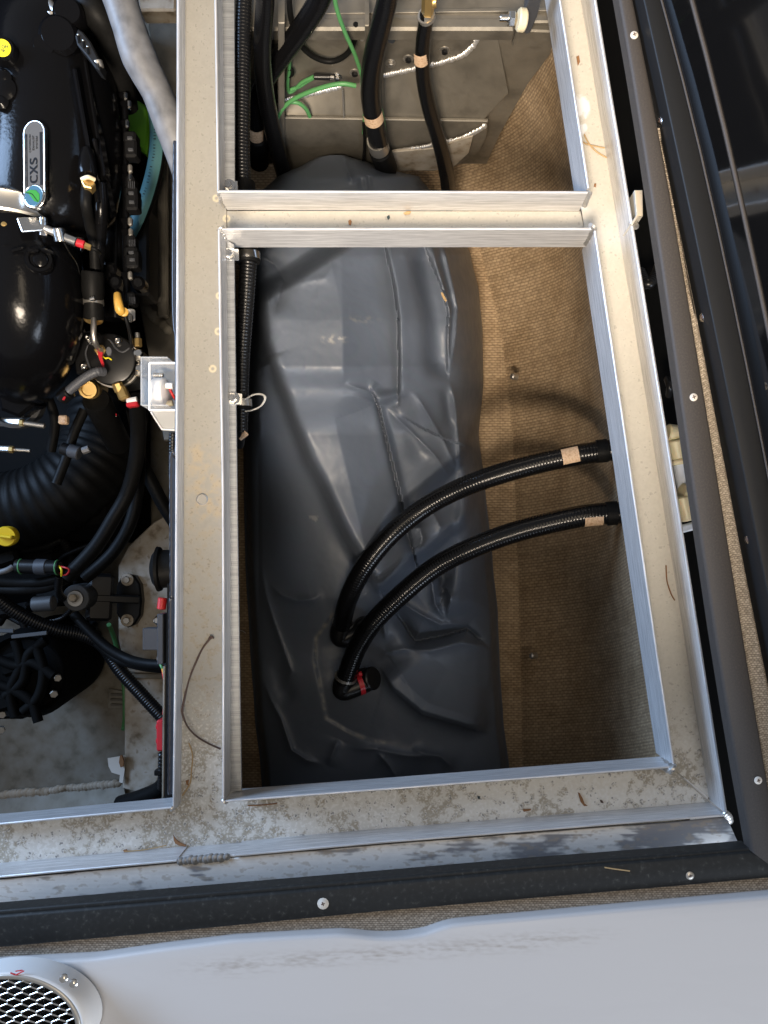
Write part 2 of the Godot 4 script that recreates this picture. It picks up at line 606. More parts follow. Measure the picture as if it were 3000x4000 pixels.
	m = mat("black_plastic", Color(0.007, 0.007, 0.0075), 0.34, 0.0, 0.42)
	m = mat("black_rubber", Color(0.009, 0.009, 0.009), 0.5, 0.0, 0.22)
	m.albedo_texture = ntex(42, 0.04, 4, [0.0, grey(0.7), 1.0, grey(1.0)]); tri_uv(m, Vector3(8, 8, 8))
	m = mat("hose_black", Color(0.004, 0.004, 0.0045), 0.22, 0.0, 0.42)
	m = mat("loom_black", Color(0.006, 0.006, 0.0065), 0.3, 0.0, 0.42)
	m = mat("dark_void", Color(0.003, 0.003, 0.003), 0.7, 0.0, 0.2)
	m = mat("grey_hose", Color(0.19, 0.19, 0.195), 0.5)
	m.albedo_texture = ntex(43, 0.01, 4, [0.0, grey(0.62), 0.5, grey(0.85), 1.0, grey(1.0)]); tri_uv(m, Vector3(7, 7, 7))
	m = mat("grey_plastic", Color(0.045, 0.048, 0.055), 0.45)
	m = mat("grey_loom", Color(0.09, 0.095, 0.11), 0.4)
	m = mat("grey_mount", Color(0.05, 0.052, 0.055), 0.5)
	m = mat("tan_sticker", Color(0.66, 0.47, 0.31), 0.6)
	m.albedo_texture = ntex(44, 0.03, 4, [0.0, Color(0.75, 0.66, 0.58), 0.5, grey(0.95), 1.0, grey(1.0)], 256); tri_uv(m, Vector3(30, 30, 30))
	m = mat("paper_white", Color(0.62, 0.58, 0.52), 0.7)
	m = mat("badge_silver", Color(0.085, 0.083, 0.08), 0.6, 0.0, 0.2)
	m = mat("badge_rim", Color(0.75, 0.74, 0.72), 0.2, 1.0)
	m = mat("badge_dark", Color(0.008, 0.008, 0.009), 0.6, 0.0, 0.2)
	m = mat("badge_blue", Color(0.04, 0.11, 0.17), 0.5, 0.0, 0.2)
	m = mat("badge_green", Color(0.03, 0.20, 0.025), 0.5, 0.0, 0.2)
	m = mat("foil_quilt", Color(0.035, 0.036, 0.042), 0.3, 0.4)
	m = mat("leaf_brown", Color(0.24, 0.115, 0.045), 0.75)
	m = mat("straw", Color(0.40, 0.27, 0.13), 0.75)
	m = mat("twig_dark", Color(0.075, 0.045, 0.035), 0.8)
	# powder coated trim with dust and scuffs
	var dust := ntex(45, 0.06, 5, [0.0, Color(0.70, 0.70, 0.71), 0.5, Color(0.76, 0.755, 0.75), 0.8, Color(0.82, 0.81, 0.79), 1.0, Color(0.98, 0.93, 0.87)], 1024)
	m = mat("trim_grey", Color(0.098, 0.089, 0.084), 0.52, 0.0, 0.35)
	m.albedo_texture = dust
	tri_uv(m, Vector3(6, 6, 6))
	m = mat("trim_black", Color(0.115, 0.118, 0.115), 0.5, 0.0, 0.32)
	m.albedo_texture = ntex(46, 0.022, 6, [0.0, grey(0.43), 0.6, grey(0.47), 0.70, grey(0.51), 0.82, Color(0.66, 0.65, 0.63), 1.0, grey(1.0)], 1024)
	tri_uv(m, Vector3(5, 5, 5))
	m = mat("trim_dark", Color(0.013, 0.0135, 0.0145), 0.45, 0.0, 0.3)
	m = mat("gel_black", Color(0.004, 0.004, 0.0042), 0.06, 0.0, 0.62)
	m = mat("gel_white", Color(0.58, 0.55, 0.525), 0.38)
	var n6 := fnl(51, 1.0, 4)
	var scuff := func(x: int, y: int) -> Color:
		var X := x / 512.0
		var Y := y / 256.0
		var b := n6.get_noise_2d(X * 12.0, Y * 40.0)
		var c := n6.get_noise_2d(X * 60.0, Y * 60.0)
		var line := 0.531 - 0.302 * X
		var q: float = exp(-pow((Y - line - 0.012 * b) / 0.035, 2)) * smooth(0.22, 0.32, X) * smooth(0.80, 0.66, X)
		var col := Vector3(1, 1, 1) * (1.0 + 0.02 * n6.get_noise_2d(X * 3, Y * 3))
		col = col.lerp(Vector3(0.52, 0.46, 0.40), clampf(q * (0.16 + 0.45 * b + 0.5 * c), 0, 0.65))
		return Color(clampf(col.x, 0, 1), clampf(col.y, 0, 1), clampf(col.z, 0, 1)).linear_to_srgb()
	m.albedo_texture = tex(512, 256, scuff)
	m.uv1_scale = Vector3(1 / 0.9, 1 / 0.24, 1)
	m.uv1_offset = Vector3(0.47 / 0.9, -0.32 / 0.24, 0)
	# woven vinyl: short fat stitches in rows
	var n7 := fnl(61, 1.0, 4)
	var rng := RandomNumberGenerator.new()
	rng.seed = 5
	var tone := PackedFloat32Array()
	for i in 64 * 64: tone.append(rng.randf())
	var hgt := func(x: int, y: int) -> float:
		var row := y / 16
		var ox := x + (16 if row % 2 else 0)
		var id: int = (row % 64) * 64 + (ox / 32) % 16
		var fx := fposmod(ox + 6.0 * (tone[(id * 7) % 4096] - 0.5), 32.0) / 32.0
		var fy := fposmod(y + 3.0 * (tone[(id * 13) % 4096] - 0.5), 16.0) / 16.0
		return pow(maxf(0.0, sin(PI * fx)), 0.45) * pow(maxf(0.0, sin(PI * fy)), 0.8) * (0.8 + 0.2 * sin(x * 1.3 + y * 0.3))
	var weave := func(x: int, y: int) -> Color:
		var row := y / 16
		var ox := x + (16 if row % 2 else 0)
		var id: int = (row % 64) * 64 + (ox / 32) % 16
		var s: float = hgt.call(x, y)
		var xa := x / 512.0 * TAU
		var ya := y / 512.0 * TAU
		var big := n7.get_noise_3d(cos(xa) * 1.2 + 3.0 * cos(ya), sin(xa) * 1.2, sin(ya) * 3.0)
		var streak := n7.get_noise_2d(cos(xa) * 9.0, sin(xa) * 9.0) + n7.get_noise_2d(cos(ya) * 7.0 + 50.0, sin(ya) * 7.0)
		var col := Vector3(0.24, 0.165, 0.095).lerp(Vector3(0.60, 0.45, 0.285), clampf(s * (0.55 + 0.55 * tone[id]), 0, 1))
		col *= 1.0 + 0.14 * big + 0.22 * streak
		return Color(clampf(col.x, 0, 1), clampf(col.y, 0, 1), clampf(col.z, 0, 1)).linear_to_srgb()
	var wt := tex(512, 512, weave)
	var wh := Image.create(512, 512, false, Image.FORMAT_RGBA8)
	for y in 512:
		for x in 512:
			var s: float = hgt.call(x, y)
			wh.set_pixel(x, y, grey(s))
	wh.bump_map_to_normal_map(3.0)
	var wn := ImageTexture.create_from_image(wh)
	m = mat("woven_vinyl", Color.WHITE, 0.7)
	m.albedo_texture = wt; m.normal_enabled = true; m.normal_texture = wn; m.normal_scale = 0.8
	m.uv1_scale = Vector3(6.0, 6.3, 1)
	m.detail_enabled = true
	m.detail_blend_mode = BaseMaterial3D.BLEND_MODE_MUL
	m.detail_albedo = ntex(63, 0.011, 5, [0.0, Color(0.80, 0.77, 0.73), 0.42, Color(0.94, 0.93, 0.91), 0.6, grey(1.0), 1.0, grey(1.0)])
	m.detail_uv_layer = BaseMaterial3D.DETAIL_UV_2
	m.uv2_triplanar = true
	m.uv2_world_triplanar = true
	m.uv2_scale = Vector3(1.7, 1.7, 1.7)
	var weave2 := func(x: int, y: int) -> Color:
		var s: float = hgt.call(x, y)
		var row := y / 16
		var id: int = (row % 64) * 64 + ((x + (16 if row % 2 else 0)) / 32) % 16
		var col := Vector3(0.13, 0.10, 0.07).lerp(Vector3(0.56, 0.48, 0.38), clampf(s * (0.5 + 0.8 * tone[id]), 0, 1))
		return Color(col.x, col.y, col.z).linear_to_srgb()
	var wt2 := tex(256, 256, weave2)
	m = mat("woven_strip", Color(1.0, 1.0, 1.0), 0.7)
	m.albedo_texture = wt2; m.normal_enabled = true; m.normal_texture = wn
	m.uv1_scale = Vector3(34.0, 26.0, 1)
	# ballast bag vinyl
	m = mat("bag_vinyl", Color.WHITE, 0.46, 0.0, 0.55)
	m.vertex_color_use_as_albedo = true
	var gr := NoiseTexture2D.new()
	gr.noise = fnl(71, 0.09, 3); gr.seamless = true; gr.as_normal_map = true; gr.bump_strength = 1.0
	m.normal_enabled = true; m.normal_texture = gr; m.normal_scale = 0.05
	m.roughness_texture = ntex(72, 0.012, 5, [0.0, grey(0.40), 0.5, grey(0.46), 1.0, grey(0.55)])
	m.roughness = 1.0
	tri_uv(m, Vector3(6, 6, 6))
	# clear plastic
	m = mat("clear_plastic", Color(0.8, 0.8, 0.78), 0.12)
	m.transparency = BaseMaterial3D.TRANSPARENCY_ALPHA
	m.albedo_color.a = 0.35
	m = mat("zip_tie", Color(0.75, 0.74, 0.7), 0.2)
	m.transparency = BaseMaterial3D.TRANSPARENCY_ALPHA
	m.albedo_color.a = 0.4

# ---------------------------------------------------------------- the scene
func _ready() -> void:
	var cam := Camera3D.new()
	cam.name = "camera"
	cam.position = Vector3(0, D0, 0)
	cam.rotation_degrees = Vector3(-90, 0, 0)
	cam.projection = Camera3D.PROJECTION_FRUSTUM
	cam.near = 0.05
	cam.far = 30.0
	cam.size = 0.05 * 4000.0 / F
	cam.frustum_offset = Vector2(-100.0, 200.0) / F * 0.05
	add_child(cam)
	cam.current = true
	var we := WorldEnvironment.new()
	we.name = "surroundings"
	var env := Environment.new()
	env.background_mode = Environment.BG_COLOR
	env.background_color = Color(0.33, 0.335, 0.35).linear_to_srgb()
	env.background_energy_multiplier = 0.64
	env.tonemap_mode = Environment.TONE_MAPPER_LINEAR
	env.tonemap_exposure = 1.12
	env.sdfgi_enabled = true
	env.ssao_enabled = true
	env.ssil_enabled = true
	we.environment = env
	add_child(we)
	# the shop lamp behind the viewer, reaching the far half of the hatches
	var lamp := SpotLight3D.new()
	lamp.name = "shop_lamp"
	lamp.light_color = Color(1.0, 0.93, 0.84)
	lamp.light_energy = 11.8
	lamp.light_size = 0.32
	lamp.spot_range = 8.0
	lamp.spot_angle = 25.5
	lamp.spot_angle_attenuation = 0.12
	lamp.shadow_enabled = true
	add_child(lamp)
	lamp.look_at_from_position(Vector3(-0.22, 1.9, 0.9), Vector3(-0.08, -0.2, -1.7), Vector3.UP)
	# ceiling tube, warm and wide
	area_lamp("ceiling_tube", Vector3(0.25, 2.3, 0.0), Vector3(-0.1, -0.3, -0.1), Vector2(0.35, 1.2), Color(1.0, 0.92, 0.80), 0.85)
	# daylight from an open door to the right
	area_lamp("doorway_daylight", Vector3(-2.3, 0.80, -0.9), Vector3(0.3, -0.05, 0.3), Vector2(1.4, 0.9), Color(0.70, 0.83, 1.0), 9.0)
	area_lamp("window_daylight", Vector3(1.3, 0.95, 2.1), Vector3(0.1, 0, 0.4), Vector2(0.9, 0.8), Color(0.88, 0.93, 1.0), 3.8)
	make_materials()
	build_setting()
	build_frame()
	build_right_side()
	build_foot()
	build_bulkhead()
	build_bag()
	build_locker_hoses()
	build_engine()
	build_engine_bay()
	build_debris()

func area_lamp(called: String, at: Vector3, to: Vector3, size: Vector2, c: Color, e: float) -> void:
	var l := AreaLight3D.new()
	l.name = called
	l.area_size = size
	l.area_normalize_energy = true
	l.light_color = c
	l.light_energy = e
	l.area_range = 10.0
	l.shadow_enabled = true
	add_child(l)
	l.look_at_from_position(at, to, Vector3.BACK if abs((to - at).normalized().y) > 0.95 else Vector3.UP)

# ---------------------------------------------------------------- hull and lockers
func build_setting() -> void:
	var mb := MB.new()
	# engine bay floor
	mb.begin()
	prism(mb, PackedVector2Array([Vector2(-1.4, -1.5), Vector2(-0.42, -1.5), Vector2(-0.42, 0.62), Vector2(-1.4, 0.62)]), -0.76, -0.74, 0.001)
	solo("engine_bay_floor", "bare grimy aluminium floor under the engine", "", mb, M.hull_aluminium, "", "structure")
	# locker floor
	mb = MB.new()
	mb.begin()
	var a := [Vector3(-0.42, -0.6, -0.9), Vector3(-0.42, -0.6, 0.605)]
	var b := [Vector3(0.35, -0.6, -0.9), Vector3(0.35, -0.6, 0.605)]
	slab(mb, dens(a, 2), dens(b, 2), 0.01)
	solo("locker_floor", "tan woven vinyl lining on the locker floor under the bag", "", mb, M.woven_vinyl, "", "structure")
	# the hull side lined with woven vinyl: swept between foot and top
	mb = MB.new()
	mb.begin()
	var foot := dens(PL([1330, 300, 1520, 480, 1760, 700, 1900, 950, 1990, 1300, 2035, 1700, 2055, 2200, 2068, 2700, 2078, 3300], -0.60), 40)
	var top := dens(PL([2020, -420, 2180, -120, 2255, 120, 2345, 620, 2420, 1200, 2500, 1800, 2580, 2400, 2650, 2900, 2710, 3300], -0.052), 40)
	var rows := 14
	var pts := []
	for i in 40:
		var r := []
		for k in rows + 1:
			var t := float(k) / rows
			var p: Vector3 = foot[i].lerp(top[i], t)
			p.x += 0.062 * sin(PI * t) + 0.012 * sin(TAU * t)
			p.x -= 0.016 * pow(1.0 - t, 6.0)
			r.append(p)
		pts.append(r)
	var u := 0.0
	for i in 39:
		var du: float = pts[i][7].distance_to(pts[i + 1][7])
		for k in rows:
			var v0 := 0.6 * k / rows
			var v1 := 0.6 * (k + 1) / rows
			mb.quad(pts[i][k], pts[i][k + 1], pts[i + 1][k + 1], pts[i + 1][k], Vector2(v0, u), Vector2(v1, u), Vector2(v1, u + du), Vector2(v0, u + du), mb.ng)
		u += du
	mb.face(Vector3(-1, 0.3, 0))
	solo("hull_side", "tan woven vinyl lining on the sloping hull side", "", mb, M.woven_vinyl, "", "structure")
	# snaps on the lining
	for s in [[2085, 2562, -0.52], [2010, 1470, -0.55]]:
		mb = MB.new()
		lathe(mb, P(s[0] - 8, s[1], s[2] + 0.015), Vector3(-1, 0.6, 0), [Vector2(-0.01, 0.006), Vector2(0.001, 0.006), Vector2(0.003, 0.004), Vector2(0.0035, 0)], 14)
		solo("lining_stud", "small dull stud in the woven lining %s" % ("low beside the bag's foot" if s[1] > 2000 else "beside the bag's folded edge"), "stud", mb, M.dull_steel)
	# sloping partition under the left rail, and the ends of the lockers
	mb = MB.new()
	zslope(mb, [Vector3(-0.272, -0.05, -1.2), Vector3(-0.272, -0.05, 0.42), Vector3(-0.43, -0.76, 0.60), Vector3(-0.43, -0.76, -1.2)], 0.008)
	solo("partition_wall", "dark partition between engine bay and locker", "", mb, M.black_rubber, "", "structure")
	mb = MB.new()
	box(mb, Transform3D(Basis(), Vector3(-0.2, -0.42, 0.61)), Vector3(2.4, 0.74, 0.01), 0.001)
	solo("end_wall", "dark end wall under the foot of the frame", "", mb, M.black_rubber, "", "structure")
	mb = MB.new()
	box(mb, Transform3D(Basis(), Vector3(-0.9, -0.42, -1.45)), Vector3(1.6, 0.74, 0.01), 0.001)
	solo("far_end_wall", "dark far wall of the engine bay", "", mb, M.black_rubber, "", "structure")
	mb = MB.new()
	box(mb, Transform3D(Basis(), Vector3(-1.42, -0.42, -0.45)), Vector3(0.01, 0.74, 2.2), 0.001)
	solo("left_end_wall", "dark left wall of the engine bay", "", mb, M.black_rubber, "", "structure")

func zslope(mb: MB, q: Array, thick: float) -> void:
	mb.begin()
	var n: Vector3 = (q[1] - q[0]).cross(q[3] - q[0]).normalized() * thick
	var b := []
	for p in q: b.append(p + n)
	mb.quad(q[0], q[1], q[2], q[3], Vector2(0, 0), Vector2(1, 0), Vector2(1, 1), Vector2(0, 1), mb.ng + 1)
	mb.quad(b[3], b[2], b[1], b[0], Vector2(0, 0), Vector2(1, 0), Vector2(1, 1), Vector2(0, 1), mb.ng + 2)
	for i in 4:
		var j := (i + 1) % 4
		mb.quad(q[j], q[i], b[i], b[j], Vector2(0, 0), Vector2(1, 0), Vector2(1, 1), Vector2(0, 1), mb.ng + 3 + i)
	mb.ng += 8
	mb.close()

# ---------------------------------------------------------------- the welded hatch frame
var fr: Node3D
const RIN := [2193, 0, 2216, 146, 2238, 293, 2260, 439, 2282, 586, 2304, 732]
const RLO := [2328, 890, 2362, 1123, 2397, 1357, 2431, 1590, 2465, 1823, 2499, 2057, 2533, 2290, 2567, 2523, 2602, 2757, 2637, 2990]
const ROUT := [2302, -180, 2344, 78, 2386, 336, 2429, 594, 2471, 851, 2513, 1109, 2555, 1367, 2597, 1625, 2638, 1883, 2680, 2141, 2721, 2398, 2761, 2656, 2801, 2914, 2841, 3172]

func build_frame() -> void:
	fr = thing("hatch_frame", "welded aluminium frame of channel rails round the open hatches", "hatch frame", P(1600, 2200, -0.05))
	var FL := -0.046
	var lip := func(called: String, flat: Array, h: float, w: float, t: float) -> void:
		var mb := MB.new()
		sweep(mb, dens(PL(flat, h), 24), lipprof(w, t))
		part(fr, called, mb, M.brushed_aluminium)
	# sideways + is image right for a path running down the picture; + is image up for a path running right
	lip.call("lip", [690, -180, 688, 1000, 681, 2500, 673, 3158], -0.020, 0.0028, 0.045)          # engine side of the left rail
	lip.call("lip", [834, -180, 837, 0, 848, 748], 0.0, 0.0026, 0.032)                               # far hatch, left
	lip.call("lip", [851, 892, 856, 1300, 866, 1900, 868, 2500, 868, 3134], 0.0, 0.0026, 0.032)     # near hatch, left
	lip.call("lip", [2165, -180] + RIN, 0.0, -0.0026, 0.058)                                        # far hatch, right
	lip.call("lip", RLO, 0.0, -0.0026, 0.062)                                                       # near hatch, right
	lip.call("lip", [851, 750, 2296, 754], 0.0, 0.0026, FL * -1.0)                                   # crossbeam, far lip
	lip.call("lip", [855, 889, 2328, 888], 0.0, -0.0026, 0.050)                                     # crossbeam, near lip
	lip.call("lip", [868, 3136, 1500, 3088, 2632, 3000], 0.0, 0.0026, 0.044)                        # foot of near hatch
	lip.call("lip", [-120, 3234, 0, 3224, 669, 3160], -0.020, 0.0026, 0.040)                         # foot of engine bay
	lip.call("outer_lip", ROUT, 0.0, -0.003, 0.050)
	lip.call("outer_lip", [-120, 3441, 0, 3431, 690, 3368], -0.002, 0.0028, 0.045)
	lip.call("outer_lip", [915, 3348, 1500, 3295, 2100, 3248, 2640, 3204, 2834, 3188], -0.002, 0.0028, 0.045)
	lip.call("outer_lip", [690, 3368, 800, 3358, 915, 3348], -0.006, 0.0028, 0.042)
	# channel floors
	var mb := MB.new()
	var lw := PL([690, -180, 688, 1000, 681, 2500, 673, 3160], -0.020)
	var rw := PL([834, -180, 848, 800, 858, 1400, 867, 2100, 868, 3141], 0.0)
	slab(mb, flat_at(dens(lw, 30), FL), flat_at(dens(rw, 30), FL), 0.003, 0.0003)
	part(fr, "channel_floor", mb, M.stained_channel)
	mb = MB.new()
	slab(mb, flat_at(dens(PL([2165, -180] + RIN + RLO + [2640, 3010], 0.0), 50), FL), flat_at(dens(PL(ROUT, 0.0), 50), FL), 0.003, 0.0003)
	part(fr, "channel_floor", mb, M.stained_channel)
	mb = MB.new()
	slab(mb, flat_at(dens(PL([848, 752, 2302, 754], 0.0), 30), FL - 0.0006), flat_at(dens(PL([855, 888, 2328, 887], 0.0), 30), FL - 0.0006), 0.003, 0.0003)
	part(fr, "channel_floor", mb, M.stained_channel)
	mb = MB.new()
	var inner := PL([-120, 3231], -0.02) + PL([673, 3158], -0.02) + PL([868, 3138, 1500, 3090, 2632, 3000], 0.0)
	var outer := PL([-120, 3438, 0, 3430, 1000, 3340, 1500, 3293, 2100, 3246, 2836, 3180], 0.0)
	slab(mb, flat_at(dens(inner, 50), FL - 0.0004), flat_at(dens(outer, 50), FL - 0.0004), 0.003, 0.0003)
	part(fr, "channel_floor", mb, M.stained_channel)
	# ledges that carry the hose clamps along the left of each hatch
	mb = MB.new()
	slab(mb, flat_at(dens(PL([841, -180, 844, 0, 854, 746], 0.0), 20), -0.030), dens(PL([914, -180, 915, 0, 917, 742], -0.031), 20), 0.003, 0.0006)
	part(fr, "ledge", mb, M.ledge_aluminium)
	mb = MB.new()
	slab(mb, flat_at(dens(PL([860, 896, 866, 1900, 876, 3126], 0.0), 20), -0.030), dens(PL([914, 955, 921, 1500, 932, 2300, 944, 3088], -0.031), 20), 0.003, 0.0006)
	part(fr, "ledge", mb, M.ledge_aluminium)
	# weld over the joint of the outer lip
	mb = MB.new()
	weld(mb, PL([705, 3366, 800, 3357, 900, 3348], -0.004), 0.0050, Vector3.UP, 0.0060)
	part(fr, "weld_bead", mb, M.ledge_aluminium)
	# corner welds
	var welds := [
		[[[868, 895, -0.002], [878, 925, -0.02], [892, 950, -0.040]], 0.0045, Vector3(1, 0.4, 1)],
		[[[2312, 893, -0.002], [2300, 920, -0.02], [2280, 948, -0.042]], 0.0065, Vector3(-1, 0.6, 1)],
		[[[858, 752, -0.004], [866, 780, -0.02], [874, 806, -0.04]], 0.004, Vector3(1, 0.5, 1)],
		[[[2302, 757, -0.003], [2290, 785, -0.02], [2282, 806, -0.04]], 0.0034, Vector3(-0.6, 0.7, 1)],
		[[[878, 3126, -0.003], [890, 3110, -0.02], [902, 3096, -0.032]], 0.005, Vector3(1, 0.6, -1)],
		[[[2620, 2998, -0.002], [2602, 2990, -0.014], [2578, 2976, -0.034]], 0.0068, Vector3(-1, 0.8, -1)],
		[[[2620, 3012, -0.003], [2590, 2996, -0.016]], 0.004, Vector3(-0.6, 0.9, -1)],
		[[[676, 3158, -0.022], [684, 3150, -0.03], [700, 3138, -0.042]], 0.004, Vector3(1, 0.6, 0.4)],
		
		[[[2838, 3180, -0.004], [2846, 3194, -0.007], [2848, 3215, -0.010]], 0.005, Vector3(0, 1, 0)],
		[[[2478, 880, -0.004], [2472, 870, -0.006]], 0.005, Vector3(0, 1, 0)]]
	for w in welds:
		mb = MB.new()
		var q := []
		for p in w[0]: q.append(P(p[0], p[1], p[2]))
		weld(mb, q, w[1], w[2].normalized(), 0.0045)
		part(fr, "weld_bead", mb, M.weld_metal)
	# mitre line of the corner, a thin dark seam
	mb = MB.new()
	bar(mb, P(2648, 3022, FL + 0.0004), P(2805, 3165, FL + 0.0004), 0.0012, 0.001, 0.0002)
	part(fr, "mitre_seam", mb, M.dull_steel)
	# outer ledge beyond the outer lip
	mb = MB.new()
	slab(mb, dens(PL([-120, 3448, 0, 3438, 1000, 3344, 1500, 3300, 2100, 3252, 2640, 3212, 2838, 3192], -0.006), 40), dens(PL([-120, 3610, 1500, 3465, 2600, 3370, 2905, 3340], -0.012), 40), 0.003, 0.001)
	part(fr, "outer_ledge", mb, M.scuffed_ledge)
	# a short upright tab on the outer rail
	mb = MB.new()
	var tabp := PL([2479, 742, 2510, 742, 2512, 842, 2495, 843, 2472, 878, 2464, 872, 2487, 838], 0.004)
	prism(mb, XZ(tabp), -0.03, 0.004, 0.0006)
	part(fr, "tab", mb, M.stained_channel)
	# a round plug on the left rail
	mb = MB.new()
	lathe(mb, P(790, 1951, FL), Vector3.UP, [Vector2(0, 0.0072), Vector2(0.0012, 0.0072), Vector2(0.002, 0.0062), Vector2(0.0012, 0.0056), Vector2(0.0012, 0)], 24)
	part(fr, "plug", mb, M.dull_steel)

func flat_at(pts: Array, h: float) -> Array:
	var o := []
	for p in pts: o.append(Vector3(p.x, h, p.z))
	return o

# ---------------------------------------------------------------- screws
func screw(parent: Node, at: Vector3, axis: Vector3, r: float, m: Material, dirt := false, called := "screw") -> void:
	var mb := MB.new()
	lathe(mb, at, axis, [Vector2(-0.002, r * 0.9), Vector2(0.0002, r), Vector2(0.0006, r), Vector2(0.0018 * r / 0.006, r * 0.72), Vector2(0.0023 * r / 0.006, r * 0.3), Vector2(0.0023 * r / 0.006, 0)], 24)
	var s := part(parent, called, mb, m)
	var y := axis.normalized()
	var x := y.cross(Vector3(0.3, 0.2, 0.9)).normalized()
	mb = MB.new()
	var top := at + y * (0.0023 * r / 0.006)
	box(mb, Transform3D(Basis(x, y, x.cross(y)), top), Vector3(r * 0.95, 0.0005, r * 0.22), 0.0001)
	box(mb, Transform3D(Basis(x.cross(y), y, -x), top + y * 0.0001), Vector3(r * 0.95, 0.0005, r * 0.22), 0.0001)
	part(s, "drive_recess", mb, M.twig_dark)
	if dirt:
		pass

func hexbolt(parent: Node, at: Vector3, axis: Vector3, r: float, m: Material, washer := true, called := "bolt", wm: Material = null) -> void:
	var mb := MB.new()
	var y := axis.normalized()
	lathe(mb, at + y * (r * 0.2 if washer else 0.0), y, [Vector2(0, r), Vector2(r * 0.75, r), Vector2(r * 0.9, r * 0.86), Vector2(r * 0.9, 0)], 6, 0.3)
	var b := part(parent, called, mb, m)
	if washer:
		mb = MB.new()
		lathe(mb, at, y, [Vector2(-0.001, 0), Vector2(-0.001, r * 1.7), Vector2(r * 0.14, r * 1.7), Vector2(r * 0.2, r * 1.62), Vector2(r * 0.2, 0)], 24)
		part(b, "washer", mb, wm if wm else m)

